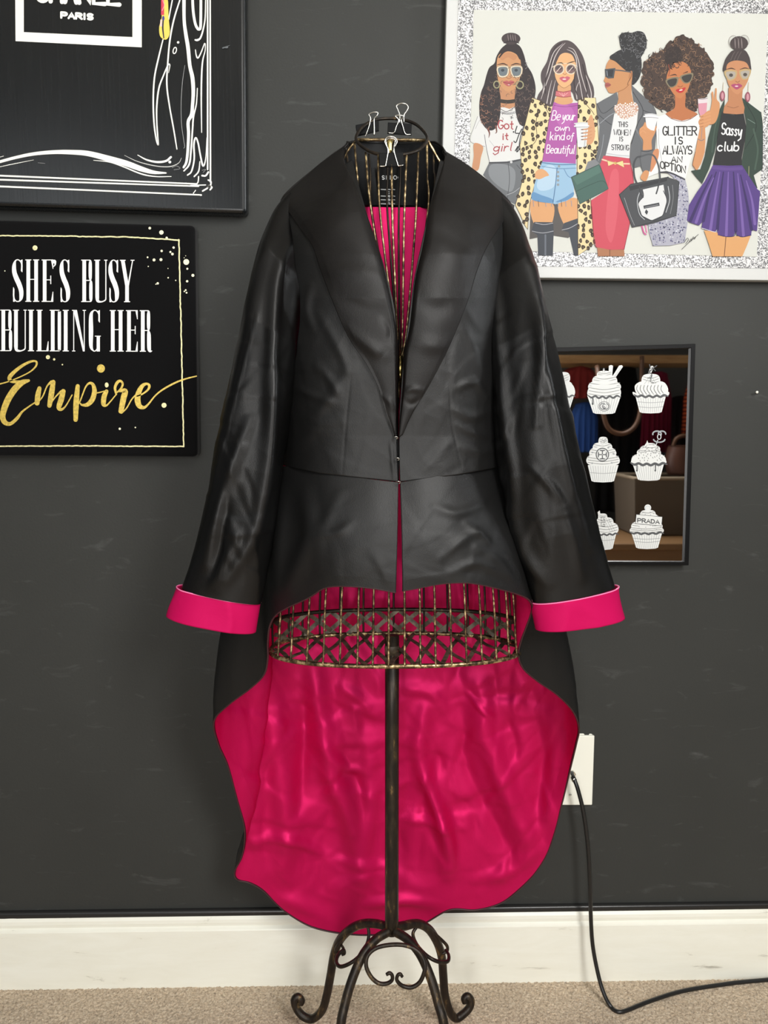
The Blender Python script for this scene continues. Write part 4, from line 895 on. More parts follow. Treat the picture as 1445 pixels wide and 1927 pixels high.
def didone(a, ch, x0, x1, y0, y1, col, sw=25, th=6):
    a.k = 1; w_ = x1-x0; h = y1-y0; r = lambda q: a.poly(q, col)
    bar = lambda xa, xb, ya, yb: r([(xa, ya), (xb, ya), (xb, yb), (xa, yb)])
    def stem(x, s=sw, sy0=y0, sy1=y1, ser=True):
        bar(x, x+s, sy0, sy1)
        if ser: bar(x-8, x+s+8, sy0, sy0+th); bar(x-8, x+s+8, sy1-th, sy1)
    if ch == 'H': stem(x0+8); stem(x1-8-sw); bar(x0+20, x1-20, y0+h*.46, y0+h*.46+th)
    elif ch == 'I': stem(x0+8)
    elif ch == 'L': stem(x0+8); bar(x0+8, x1, y1-th, y1); r([(x1-16, y1), (x1, y1), (x1, y1-h*.24), (x1-4, y1-h*.24)])
    elif ch == 'E':
        stem(x0+8); bar(x0+8, x1, y0, y0+th); bar(x0+8, x1, y1-th, y1); bar(x0+8, x1-14, y0+h*.47, y0+h*.47+th)
        r([(x1-16, y0), (x1, y0), (x1, y0+h*.22), (x1-4, y0+h*.22)]); r([(x1-16, y1), (x1, y1), (x1, y1-h*.24), (x1-4, y1-h*.24)]); bar(x1-20, x1-14, y0+h*.38, y0+h*.58)
    elif ch in 'BPRD':
        stem(x0+8); xi = x0+8+sw
        def bowl(ya, yb, xr):
            rr = 20; a.stroke([(xi-8, ya+3), (xr-sw*.8, ya+3)], th, col, 0); a.stroke([(xi-8, yb-3), (xr-sw*.8, yb-3)], th, col, 0)
            a.stroke([(xr-sw*.9, ya+3), (xr-sw*.5, ya+8), (xr-sw*.5, ya+32), (xr-sw*.5, yb-32), (xr-sw*.5, yb-8), (xr-sw*.9, yb-3)], [th, sw*.5, sw*.86, sw*.86, sw*.5, th], col, 4)
        if ch == 'D': bowl(y0, y1, x1)
        else:
            bowl(y0, y0+h*.5, x1-4 if ch != 'B' else x1-4)
            if ch == 'B': bowl(y0+h*.48, y1, x1)
            if ch == 'R': a.stroke([(x1-sw*.7, y0+h*.5), (x1-sw*.55, y0+h*.6), (x1-sw*.5, y1-24), (x1-sw*.2, y1-4), (x1+6, y1-5)], [sw*.5, sw, sw, sw*.7, 5], col, 4)
    elif ch == 'U':
        stem(x0+8, sy1=y1-30, ser=False); bar(x0, x0+sw+16, y0, y0+th); bar(x1-14, x1-14+th+1, y0, y1-30); bar(x1-22, x1, y0, y0+th)
        a.stroke([(x0+8+sw*.5, y1-34), (x0+10+sw*.6, y1-8), (x0+w_*.55, y1-2), (x1-14, y1-14), (x1-10.5, y1-34)], [sw, sw*.75, 9, 8, 7], col, 5)
    elif ch == 'N':
        bar(x0+8, x0+14, y0, y1); bar(x0, x0+22, y1-th, y1); bar(x1-14, x1-8, y0, y1); bar(x1-22, x1, y0, y0+th); bar(x0, x0+22, y0, y0+th)
        r([(x0+8, y0), (x0+8+sw, y0), (x1-8, y1), (x1-8-sw*.5, y1)])
    elif ch == 'Y':
        r([(x0+6, y0), (x0+6+sw, y0), (x0+w_*.5+sw*.5, y0+h*.62), (x0+w_*.5-sw*.5, y0+h*.62)]); bar(x0+w_*.5-sw*.5, x0+w_*.5+sw*.5, y0+h*.6, y1); r([(x1-13, y0), (x1-7, y0), (x0+w_*.5+sw*.5, y0+h*.62), (x0+w_*.5+2, y0+h*.62)])
        bar(x0, x0+sw+14, y0, y0+th); bar(x1-24, x1+2, y0, y0+th); bar(x0+w_*.5-sw*.5-8, x0+w_*.5+sw*.5+8, y1-th, y1)
    elif ch == 'S':
        a.stroke([(x1-9, y0+h*.27), (x1-9, y0+h*.10), (x0+w_*.6, y0+4), (x0+w_*.3, y0+8), (x0+sw*.45, y0+h*.14), (x0+sw*.5, y0+h*.30), (x0+w_*.38, y0+h*.45), (x0+w_*.62, y0+h*.58), (x1-sw*.5, y0+h*.74), (x1-sw*.5, y0+h*.9), (x0+w_*.66, y1-5), (x0+w_*.35, y1-4), (x0+9, y1-h*.10), (x0+8, y1-h*.30)], [10, 10, 7, 9, 24, 30, 33, 33, 30, 24, 9, 7, 10, 10], col, 5)
        r([(x1-16, y0+h*.02), (x1-3, y0+h*.0), (x1-3, y0+h*.30), (x1-8, y0+h*.30)]); r([(x0+4, y1-h*.34), (x0+9, y1-h*.34), (x0+16, y1), (x0+4, y1)])
    elif ch == 'G':
        a.stroke([(x1-9, y0+h*.26), (x1-10, y0+h*.10), (x0+w_*.62, y0+4), (x0+w_*.35, y0+7), (x0+sw*.5, y0+h*.14), (x0+sw*.5, y0+h*.5), (x0+sw*.5, y1-h*.14), (x0+w_*.35, y1-7), (x0+w_*.55, y1-4), (x1-sw*.7, y1-h*.08)], [10, 10, 7, 10, 24, 30, 24, 9, 7, 8], col, 5)
        bar(x1-sw, x1-3, y0+h*.62, y1); bar(x1-sw-12, x1+3, y0+h*.62, y0+h*.62+th); r([(x1-16, y0+h*.02), (x1-3, y0), (x1-3, y0+h*.30), (x1-8, y0+h*.30)])
    elif ch == "'": a.ell((x0+11, y0+14), 12, 13, col); a.stroke([(x0+18, y0+14), (x0+16, y0+36), (x0+2, y0+52)], [13, 9, 2], col, 4)
WH2 = (246, 246, 242); wfm = art_mat('white_foil', 0.45)
for ch, x0, x1 in (('S', 85, 156), ('H', 172, 266), ('E', 283, 362), ("'", 358, 384), ('S', 408, 474), ('B', 552, 630), ('U', 640, 730), ('S', 740, 806), ('Y', 815, 912)): didone(a, ch, x0, x1, 318+(x0*0.004), 606+x0*0.004, WH2)
a.build('lettering', wfm, sg, 'upper line of white capital letters'); a = Art(Yv-0.0003, (0, 400), K2)
for ch, x0, x1 in (('B', 2, 84), ('U', 88, 182), ('I', 190, 244), ('L', 248, 330), ('D', 338, 416), ('I', 426, 478), ('N', 490, 584), ('G', 606, 682), ('H', 746, 840), ('E', 856, 936), ('R', 950, 1026)): didone(a, ch, x0, x1, 660+(x0*0.004), 942+x0*0.004, WH2)
a.build('lettering', wfm, sg, 'lower line of white capital letters'); a = Art(Yv-0.0003, (0, 400), K2)
for x, y_, r_ in ((1018, 106, 9), (1097, 135, 15), (1133, 172, 8), (1180, 238, 8), (1158, 268, 7), (1172, 282, 9), (1099, 261, 8), (1003, 304, 6), (1047, 322, 10), (1094, 320, 10), (1008, 366, 4), (1142, 380, 3), (1143, 443, 5), (1194, 461, 4), (1072, 481, 8), (1060, 487, 4), (1266, 336, 20), (1262, 294, 3), (1252, 308, 3), (1273, 382, 7), (1311, 427, 10), (1272, 467, 8), (1262, 527, 6), (1253, 536, 5), (1268, 545, 6), (33, 397, 4), (814, 1470, 8), (920, 1461, 5)): a.ell((x, y_), r_, r_, (244, 240, 205), n=14, up=False)
a.build('splatter_dots', wfm, sg, 'scattered small pale dots')
a = Art(Yv-0.0004, (0, 400), K2); GD = (226, 196, 92); GP = (246, 238, 182)
def wob(p0, p1, n, amp, sd):
    r = random.Random(sd); return [(p0[0]+(p1[0]-p0[0])*i/n+r.uniform(-amp, amp)*(0 if p0[1] != p1[1] and abs(p0[0]-p1[0]) > 300 else 1), p0[1]+(p1[1]-p0[1])*i/n+r.uniform(-amp, amp)) for i in range(n+1)]
a.stroke(wob((-60, 157), (520, 160), 30, 1.6, 1)+wob((540, 163), (880, 166), 16, 1.6, 2)+wob((900, 168), (1218, 187), 16, 1.6, 3), 9, GP, 2); a.stroke(wob((1216, 185), (1226, 640), 24, 1.6, 4)+wob((1228, 660), (1249, 1590), 44, 1.6, 5), 9, GP, 2); a.stroke(wob((-60, 1588), (700, 1586), 40, 1.4, 6)+wob((720, 1588), (1250, 1590), 26, 1.4, 7), 9, GP, 2)
s_ = a.stroke
s_([(-60, 1180), (0, 1165), (60, 1148), (130, 1120), (200, 1085), (240, 1050), (250, 1022), (238, 1010), (205, 1014), (150, 1042), (95, 1085), (65, 1122), (78, 1146), (130, 1150), (195, 1140)], [8, 9, 8, 8, 9, 12, 14, 13, 16, 20, 25, 28, 22, 18, 14], GD)
s_([(195, 1142), (150, 1156), (105, 1195), (60, 1260), (30, 1330), (18, 1385), (32, 1425), (70, 1436), (115, 1400), (150, 1355), (195, 1320), (240, 1290)], [18, 38, 44, 44, 42, 38, 34, 24, 22, 14, 10, 9], GD)
s_([(268, 1195), (258, 1240), (252, 1295)], [28, 36, 34], GD); s_([(258, 1290), (290, 1250), (320, 1180), (350, 1150)], [8, 9, 10, 20], GD); s_([(362, 1152), (350, 1230), (336, 1312)], [30, 38, 30], GD); s_([(340, 1305), (380, 1250), (415, 1215)], [8, 9, 14], GD); s_([(430, 1215), (416, 1270), (400, 1325), (420, 1338), (450, 1310), (490, 1240)], [32, 38, 32, 18, 9, 8], GD)
s_([(528, 1180), (518, 1290), (514, 1408)], [28, 38, 30], GD); s_([(520, 1320), (545, 1280), (580, 1190), (608, 1160), (632, 1170), (642, 1215), (628, 1270), (595, 1305), (558, 1308), (545, 1296)], [8, 9, 10, 16, 22, 32, 34, 28, 14, 8], GD); s_([(648, 1228), (680, 1222), (708, 1214)], 8, GD)
s_([(724, 1215), (708, 1250), (704, 1300), (722, 1312), (750, 1285), (790, 1236)], [26, 34, 32, 14, 9, 8], GD); a.ell((725, 1172), 13, 17, GP); a.ell((686, 1060), 27, 28, GD)
s_([(790, 1236), (782, 1190), (800, 1152), (822, 1146), (834, 1168), (820, 1200), (795, 1222)], [12, 18, 20, 16, 14, 14, 10], GD); s_([(805, 1215), (850, 1212), (840, 1260), (822, 1350)], [10, 34, 40, 34], GD); s_([(826, 1362), (860, 1330), (895, 1270), (930, 1232)], [12, 9, 9, 9], GD)
s_([(925, 1250), (965, 1235), (1005, 1205), (1015, 1178), (998, 1164), (968, 1178), (942, 1225), (935, 1275), (948, 1315), (980, 1325), (1010, 1300), (1060, 1240), (1120, 1195), (1200, 1153), (1270, 1128), (1335, 1112)], [8, 10, 14, 18, 16, 26, 36, 40, 34, 20, 12, 10, 12, 12, 10, 8], GD)
for x, y_, r_ in ((1115, 1310), (326, 983), (238, 240)) and ((1115, 1310, 17), (326, 983, 14), (238, 240, 17), (368, 998, 8), (424, 1034, 5)): a.ell((x, y_), r_, r_, GP, n=16)
a.build('gold_script', art_mat('gold_foil', 0.38, 0.6, 0.35, 0.35), sg, 'gold foil script word and thin border')
# ================================================================== framed fashion print, upper right
Yp = -0.020
pr_ = thing('framed_print', 'white framed fashion print of five women in sunglasses with silver glitter mount', 'picture', P(1160, 525, 0.0))
v_, f_ = slab_vf([(826, 521), (842, -70), (1492, -62), (1484, 528)], Yp, -0.001)
fm = mat('white_frame', (193, 194, 192), 0.45)
o = mesh('frame', v_, f_, fm, pr_, smooth=False); bevel(o, 0.0015, 2)
gl = mat('silver_glitter', (200, 200, 200), 0.4, 0.0)
gv = coords(gl); vo = nn(gl, 'ShaderNodeTexVoronoi'); vo.inputs['Scale'].default_value = 620; lk(gl, gv, vo.inputs['Vector'])
sepn = nn(gl, 'ShaderNodeSeparateColor'); lk(gl, vo.outputs['Color'], sepn.inputs[0])
lk(gl, ramp(gl, sepn.outputs[0], [(0.30, (88, 88, 90)), (0.44, (150, 150, 151)), (0.62, (206, 206, 206))]), bsdf(gl).inputs['Base Color'])
mr = nn(gl, 'ShaderNodeMapRange'); mr.inputs[3].default_value = 0.0; mr.inputs[4].default_value = 0.3; lk(gl, sepn.outputs[1], mr.inputs[0]); lk(gl, mr.outputs[0], bsdf(gl).inputs['Metallic'])
lk(gl, bump(gl, sepn.outputs[2], 0.5, 0.002), bsdf(gl).inputs['Normal'])
def flat(name, c, Y, material, parent, t=0.0006, label=None):
    v_, f_ = slab_vf(c, Y, Y+t); return mesh(name, v_, f_, material, parent, smooth=False, label=label)
flat('glitter_mount', [(850, 500), (864, -50), (1470, -50), (1462, 505)], Yp-0.0008, gl, pr_, label='silver glitter mount')
pap = mat('cream_art_paper', (192, 193, 186), 0.6)
flat('art_paper', [(879, 470), (891.5, 18.5), (1446, 26), (1424, 483)], Yp-0.0014, pap, pr_)
A3, K3 = (840, 0), 1186/320; A4, K4 = (1110, 0), 1241/335
a = Art(Yp-0.0015, A3, K3, 4.5e-6)
HB = (52, 45, 47); INK = (48, 46, 48)
B, S, E, R = a.blob, a.stroke, a.ell, a.ring
def curls(poly, n, col, seed, size=14, w=3.2):
    r = random.Random(seed); a.up()
    for q in scatter(poly, n, size*0.7, seed):
        an = r.uniform(0, 6.28); s0 = size*r.uniform(.7, 1.2)
        S([(q[0]+s0*math.cos(an+t)*(.55+.3*t/3), q[1]+s0*math.sin(an+t)*(.55+.3*t/3)) for t in (0, .8, 1.6, 2.4, 3.2)], [w*.5, w, w, w, w*.4], col, 3, up=False)
# ---- first woman
hair1 = [(450, 295), (390, 330), (350, 390), (335, 440), (300, 470), (280, 520), (262, 590), (240, 650), (228, 740), (240, 830), (290, 905), (340, 890), (380, 840), (430, 800), (490, 850), (540, 885), (580, 800), (612, 700), (622, 610), (600, 520), (560, 450), (540, 380), (510, 320)]
B(hair1, HB); E((450, 270), 66, 42, (72, 62, 64)); S([(400, 300), (450, 285), (505, 300)], [6, 14, 6], (52, 46, 48)); 
for x in (428, 446, 462, 478): S([(x, 240), (x+2, 262), (x+6, 285)], [2, 4, 2], (150, 135, 135))
B([(375, 600), (378, 690), (355, 745), (420, 770), (490, 745), (475, 690), (478, 600)], (196, 142, 104))
a.poly([(365, 752), (400, 748), (440, 760), (485, 738), (530, 800), (548, 900), (520, 1000), (548, 1105), (420, 1128), (300, 1132), (282, 1060), (265, 1022), (165, 985), (190, 890), (218, 812), (280, 790)], (228, 228, 226))
S([(365, 752), (420, 778), (485, 740)], 5, (120, 118, 118)); S([(218, 812), (190, 890), (165, 985), (268, 1022)], 3, (120, 120, 122)); S([(265, 940), (280, 1040), (300, 1130)], 4, (110, 110, 112)); S([(200, 900), (225, 850), (240, 830)], 2, (150, 150, 150)); S([(300, 980), (340, 1030)], 3, (180, 180, 182)); S([(545, 860), (515, 960), (505, 1040)], 7, (70, 70, 74))
B([(365, 385), (430, 358), (500, 385), (520, 455), (508, 560), (470, 620), (432, 640), (392, 615), (360, 560), (350, 460)], (206, 152, 108)); B([(372, 395), (430, 365), (490, 390), (470, 420), (430, 400), (390, 420)], (196, 140, 100))
S([(368, 400), (400, 362), (440, 350), (490, 372), (512, 410)], [10, 14, 16, 14, 10], HB)
for x0, x1 in ((352, 432), (446, 526)):
    B([(x0, 465), (x1, 462), (x1-6, 530), (x0+16, 536)], (226, 212, 186)); B([(x0+10, 474), (x1-9, 471), (x1-14, 522), (x0+22, 526)], (112, 122, 128)); E(((x0+x1)/2, 490), 12, 10, (64, 72, 80)); S([(x0, 466), (x1, 463), (x1-6, 530), (x0+16, 536)], 2.5, (120, 100, 80), 3, True)
S([(432, 475), (440, 470), (446, 474)], 6, (150, 130, 100)); S([(355, 452), (395, 444), (425, 455)], [4, 9, 5], (70, 50, 42)); S([(452, 455), (485, 444), (520, 450)], [5, 9, 4], (70, 50, 42)); S([(418, 540), (435, 548), (455, 538)], 4, (150, 96, 70))
B([(394, 573), (420, 562), (434, 568), (450, 561), (474, 572), (450, 594), (432, 602), (414, 594)], (186, 96, 98)); S([(396, 574), (434, 580), (472, 573)], 3, (120, 50, 55)); E((436, 590), 8, 4, (235, 190, 190))
S([(370, 703), (425, 710), (480, 704)], 26, (58, 52, 46), 3)
lockL = [(352, 560), (300, 600), (255, 660), (232, 740), (235, 830), (280, 900), (330, 905), (365, 850), (378, 760), (372, 650)]; lockR = [(490, 625), (560, 600), (612, 640), (605, 740), (575, 830), (535, 880), (505, 850), (482, 780), (478, 690)]
B(lockL, HB); B(lockR, HB); S([(495, 780), (500, 830), (515, 870)], [18, 12, 4], HB); S([(345, 880), (350, 920), (340, 930)], [14, 8, 3], (120, 80, 70)); S([(290, 900), (300, 930), (295, 960)], [14, 9, 3], (120, 70, 60))
curls(hair1[5:20], 60, (112, 92, 84), 3, 16); curls(lockL, 26, (134, 100, 86), 4, 18); curls(lockR, 24, (110, 92, 88), 5, 16); curls(lockL, 14, (28, 24, 26), 6, 16); curls([(250, 660), (240, 840), (300, 910), (330, 860), (280, 700)], 14, (168, 120, 96), 8, 16)
S([(548, 430), (565, 440), (548, 452), (568, 466), (550, 480)], 3, (150, 146, 150), 0)
R((350, 590), 20, 24, 8, (160, 156, 120)); R((512, 592), 24, 26, 8, (160, 156, 120))
for i in range(9): R((385+i*11, 785+7*math.sin(i*.39)), 6, 6, 3, (96, 96, 104), 12, up=False)
RD = (176, 72, 78)
write(a, 'Got', (360, 838, 468, 898), 8, RD, .15, .03); write(a, 'it', (388, 926, 432, 974), 8, RD, .2); write(a, 'girl', (330, 1000, 462, 1058), 7, RD, .12, -.06, .2)
S([(455, 812), (452, 832), (445, 820), (465, 822)], 4, (70, 70, 78), 0); S([(492, 880), (480, 925), (505, 930)], 7, INK); S([(525, 900), (505, 940), (485, 992), (470, 985)], 7, INK); a.ell((468, 920), 5, 6, INK); S([(480, 1052), (500, 1020), (490, 1060), (515, 1035)], 7, INK)
B([(192, 1000), (255, 1022), (240, 1100), (222, 1185), (180, 1178), (190, 1090)], (206, 150, 112))
a.poly([(300, 1130), (420, 1126), (548, 1102), (562, 1180), (540, 1300), (490, 1430), (420, 1400), (330, 1310), (255, 1220)], (112, 115, 119)); B([(310, 1150), (420, 1150), (480, 1200), (460, 1330), (380, 1310), (300, 1230)], (138, 142, 146)); S([(300, 1135), (430, 1132), (548, 1106)], 10, (72, 74, 78), 3); S([(430, 1140), (440, 1250), (425, 1380)], 4, (78, 80, 84)); S([(490, 1150), (520, 1180), (560, 1180)], 4, (70, 72, 76)); a.ell((452, 1130), 9, 9, (210, 210, 210)); S([(420, 1360), (470, 1340), (510, 1310)], 3, (190, 192, 195))
# ---- second woman
hair2 = [(830, 280), (770, 300), (725, 350), (700, 430), (662, 500), (660, 560), (672, 610), (640, 660), (632, 710), (690, 735), (740, 740), (775, 640), (870, 640), (900, 700), (960, 700), (1022, 690), (1026, 610), (985, 520), (965, 430), (935, 360), (885, 300)]
B(hair2, (84, 74, 76))
inner = [(585, 1480), (700, 1420), (1000, 1430), (960, 1560), (850, 1660), (720, 1640), (580, 1668)]; a.poly(inner, (92, 88, 86))
B([(592, 1395), (742, 1420), (738, 1550), (690, 1556), (606, 1552)], (222, 166, 116)); B([(780, 1420), (912, 1385), (918, 1525), (860, 1550), (818, 1562)], (222, 166, 116))
a.poly([(612, 1548), (745, 1550), (748, 1620), (742, 1782), (640, 1782), (634, 1640), (592, 1610)], (70, 74, 82)); a.poly([(820, 1556), (918, 1522), (918, 1782), (890, 1782), (852, 1620), (802, 1606)], (70, 74, 82)); S([(598, 1612), (670, 1625), (745, 1612)], 4, (180, 182, 188)); S([(690, 1640), (690, 1780)], 12, (110, 116, 126)); S([(620, 1555), (680, 1566), (742, 1556)], 4, (190, 190, 196)); S([(806, 1604), (860, 1590), (915, 1560)], 4, (190, 190, 196))
coatL = [(596, 682), (650, 700), (720, 745), (742, 740), (712, 850), (690, 1000), (668, 1130), (640, 1200), (615, 1290), (585, 1400), (572, 1500), (566, 1600), (545, 1570), (515, 1500), (480, 1430), (510, 1330), (535, 1240), (522, 1130), (512, 1010), (540, 900), (570, 780)]
coatR = [(918, 700), (960, 680), (1040, 682), (1050, 800), (1060, 960), (1072, 1060), (1040, 1110), (985, 1130), (1000, 1280), (1010, 1480), (1040, 1690), (980, 1740), (918, 1782), (916, 1500), (912, 1200), (910, 950)]
CO = (238, 218, 168); a.poly(coatL, CO); a.poly(coatR, CO)
S(coatL, 4, (80, 66, 50), 0, True); S(coatR, 4, (80, 66, 50), 0, True)
for pl, n, sd in ((coatL, 58, 11), (coatR, 66, 12)):
    r = random.Random(sd); a.up()
    pts_ = scatter(pl, n, 29, sd)
    for q in pts_:
        a.blob([(q[0]+r.uniform(9, 17)*math.cos(t), q[1]+r.uniform(11, 21)*math.sin(t)) for t in np.arange(0, 6.2, 1.05)], (66, 56, 48), up=False)
    a.up()
    for q in pts_: a.ell((q[0]+r.uniform(-3, 3), q[1]+2), 5, 6, (118, 98, 70), n=8, up=False)
S([(640, 760), (625, 860), (630, 960), (600, 1010), (560, 1020)], 4, (60, 48, 40)); S([(650, 700), (690, 750), (720, 830), (640, 850)], 4, (60, 48, 40)); S([(940, 690), (1010, 770), (1030, 800)], 4, (60, 48, 40)); S([(1030, 830), (980, 1000), (1060, 1080)], 4, (60, 48, 40))
a.poly([(748, 712), (830, 722), (916, 716), (912, 900), (905, 1040), (902, 1142), (785, 1140), (668, 1132), (690, 1000), (714, 850)], (176, 92, 166)); B([(760, 730), (850, 735), (890, 800), (830, 900), (760, 830)], (188, 106, 178)); S([(750, 735), (830, 745), (915, 735)], 3, (120, 50, 115))
B([(782, 590), (862, 590), (866, 660), (880, 712), (815, 730), (752, 708), (775, 660)], (216, 164, 118)); a.poly([(764, 632), (815, 640), (866, 630), (870, 672), (815, 680), (760, 668)], (206, 116, 122)); S([(764, 634), (815, 642), (866, 632)], 4, (140, 50, 60)); S([(760, 668), (815, 678), (870, 672)], 4, (140, 50, 60))
for x in (785, 805, 825, 845): S([(815, 672), (x, 648)], 2.5, (240, 190, 190), 0, up=False)
B([(770, 420), (795, 375), (832, 364), (875, 380), (902, 430), (898, 520), (862, 590), (822, 614), (786, 592), (756, 520)], (228, 178, 128)); S([(765, 430), (790, 378), (832, 362), (880, 380), (905, 440)], [6, 12, 12, 12, 6], (84, 74, 76))
for cx_ in (784, 868): E((cx_, 482), 38, 38, (222, 208, 184)); E((cx_, 482), 30, 30, (126, 100, 98)); E((cx_, 474), 24, 16, (86, 76, 78)); S([(cx_-16, 500), (cx_+14, 466)], 5, (226, 200, 192), 0)
S([(740, 468), (784, 446), (868, 444), (912, 462)], 5, (222, 208, 184)); S([(775, 440), (800, 438), (815, 446)], [3, 7, 3], (66, 50, 44)); S([(840, 444), (870, 434), (900, 426)], [3, 7, 3], (66, 50, 44)); S([(812, 512), (826, 520), (838, 512)], 4, (170, 110, 80))
B([(788, 545), (812, 534), (826, 540), (840, 532), (862, 542), (842, 566), (824, 574), (804, 564)], (200, 100, 116)); E((822, 552), 13, 4, (244, 226, 226)); S([(782, 590), (820, 614), (860, 592)], 3, (150, 100, 70))
for l in ([(828, 300), (790, 340), (760, 390), (742, 440), (720, 520), (690, 600), (660, 690)], [(812, 305), (752, 360), (722, 440), (700, 520), (690, 560), (672, 650)], [(850, 330), (890, 350), (920, 420), (935, 500), (960, 590), (990, 680)], [(840, 345), (880, 365), (905, 410), (912, 500), (930, 580), (950, 690)], [(930, 560), (905, 620), (910, 690)], [(960, 500), (985, 560), (1008, 640), (1010, 685)], [(735, 560), (715, 640), (700, 720)], [(760, 560), (742, 640), (725, 725)]): S(l, [2, 5, 6, 6, 5, 5, 3][:len(l)], (206, 198, 196))
for l in ([(740, 400), (720, 480), (690, 560), (690, 650)], [(900, 480), (890, 580), (910, 660)], [(950, 450), (975, 560), (980, 660)], [(800, 300), (760, 330), (735, 380)]): S(l, 6, (50, 42, 44))
W_ = (246, 240, 244)
write(a, 'Be', (738, 772, 800, 838), 6, W_, .15, 0, .2, 2); write(a, 'your', (812, 778, 900, 838), 6, W_, .15, 0, .2, 2); write(a, 'own', (758, 868, 862, 912), 6, W_, .15, 0, .15, 2); write(a, 'kind', (722, 920, 826, 976), 6, W_, .15, 0, .1, 2); write(a, 'of', (840, 928, 888, 972), 6, W_, .2, 0, .15, 2); write(a, 'Beautiful', (700, 1010, 896, 1068), 6, W_, .14, 0.02, .15, 2)
a.poly([(668, 1128), (902, 1142), (905, 1230), (890, 1300), (886, 1370), (840, 1400), (760, 1425), (745, 1420), (680, 1412), (598, 1395), (612, 1290), (640, 1200)], (156, 192, 220)); B([(690, 1160), (760, 1170), (750, 1300), (660, 1330), (630, 1280)], (186, 212, 232)); B([(600, 1340), (660, 1360), (740, 1390), (730, 1415), (605, 1396)], (104, 150, 192)); B([(760, 1410), (820, 1380), (884, 1340), (882, 1370), (830, 1400)], (104, 150, 192))
S([(668, 1134), (780, 1148), (902, 1146)], 6, (84, 120, 160)); S([(664, 1160), (780, 1176), (904, 1172)], 4, (96, 134, 172)); S([(772, 1170), (760, 1290), (742, 1420)], 5, (72, 110, 150)); S([(820, 1180), (850, 1230), (900, 1250)], 4, (90, 130, 170))
for y_ in (1160, 1200, 1230, 1258, 1288): E((785 if y_ < 1180 else 778, y_), 9, 9, (150, 156, 158), up=False)
for x in (605, 640, 690, 730, 775, 800, 830, 870): S([(x, 1400), (x+4, 1440)], 3, (110, 150, 190) if x % 20 else (70, 60, 56), 0, up=False)
B([(622, 1200), (655, 1178), (690, 1190), (715, 1222), (690, 1232), (650, 1250), (620, 1240)], (222, 168, 120))
B([(945, 900), (980, 850), (1010, 800), (1030, 860), (1035, 950), (1010, 1005), (975, 1000), (940, 960)], (214, 160, 118))
a.poly([(897, 862), (985, 856), (990, 880), (975, 1020), (945, 1028), (915, 1024), (905, 890)], (226, 228, 230)); S([(893, 880), (940, 876), (992, 878)], 9, (242, 242, 242)); S([(893, 862), (940, 856), (985, 858)], 8, (210, 212, 214)); S([(893, 888), (940, 886), (992, 886)], 3, (120, 120, 126)); S([(975, 900), (962, 1020)], 8, (190, 194, 198), 0)
for y_ in (900, 925, 948, 970): S([(945, y_+4), (980, y_), (1010, y_-10)], [8, 10, 10], (206, 150, 108)); S([(940, y_+4), (952, y_+3)], 6, (110, 92, 88), 0)
a.poly([(985, 1130), (1040, 1108), (1068, 1145), (960, 1200)], (132, 134, 138)); a.poly([(870, 1236), (1065, 1146), (1136, 1314), (930, 1424)], (72, 104, 96)); a.poly([(880, 1238), (1062, 1154), (1080, 1200), (910, 1290)], (84, 118, 108)); S([(905, 1335), (1000, 1290), (1088, 1262), (1132, 1306)], 4, (48, 76, 70)); S([(870, 1236), (1065, 1146), (1136, 1314), (930, 1424)], 4, (44, 62, 58), 0, True)
# ---- third woman
a.frame(A4, K4)
bun = [(205, 280), (212, 240), (250, 225), (290, 228), (330, 216), (372, 226), (392, 262), (396, 310), (384, 350), (360, 392), (335, 410), (230, 355)]
cap3 = [(138, 404), (170, 370), (220, 345), (300, 340), (345, 370), (360, 430), (358, 490), (340, 550), (300, 592), (272, 560), (200, 470)]
B(bun, (46, 46, 48)); B(cap3, (46, 46, 48)); curls(bun, 46, (122, 122, 126), 21, 15); curls(cap3, 30, (84, 84, 88), 22, 12); curls(bun, 20, (22, 22, 24), 23, 14)
a.poly([(196, 640), (290, 560), (290, 650), (305, 720), (330, 760), (230, 800), (172, 760), (186, 730), (198, 690)], (196, 142, 100))
B([(140, 412), (175, 425), (225, 470), (262, 500), (285, 500), (296, 520), (285, 590), (250, 620), (205, 640), (160, 650), (132, 645), (118, 622), (106, 600), (112, 582), (96, 562), (106, 535), (112, 460)], (200, 144, 98))
E((283, 525), 12, 32, (184, 126, 84), 0.2); S([(276, 500), (290, 520), (276, 560)], 3, (120, 78, 52)); S([(142, 412), (180, 425), (225, 465), (262, 500)], [4, 10, 10, 4], (46, 46, 48))
a.poly([(104, 482), (178, 474), (166, 545), (128, 548), (108, 536)], (74, 80, 86)); a.poly([(112, 490), (165, 484), (156, 535), (114, 532)], (48, 52, 58)); S([(175, 488), (230, 494), (284, 503)], 9, (96, 92, 92)); S([(118, 495), (122, 528)], 5, (140, 150, 160), 0)
B([(106, 582), (128, 576), (146, 592), (130, 606), (110, 608)], (168, 92, 88)); S([(108, 594), (130, 593), (145, 592)], 3, (110, 46, 48)); S([(195, 640), (240, 620), (272, 590)], 4, (150, 100, 66)); S([(285, 540), (268, 570), (262, 592)], 4, (110, 74, 52))
a.poly([(168, 795), (335, 780), (322, 880), (280, 1000), (275, 1104), (185, 1092), (100, 1082), (130, 950)], (228, 229, 230)); S([(110, 1068), (190, 1082), (272, 1088)], 8, (196, 198, 202))
JG = (104, 106, 110)
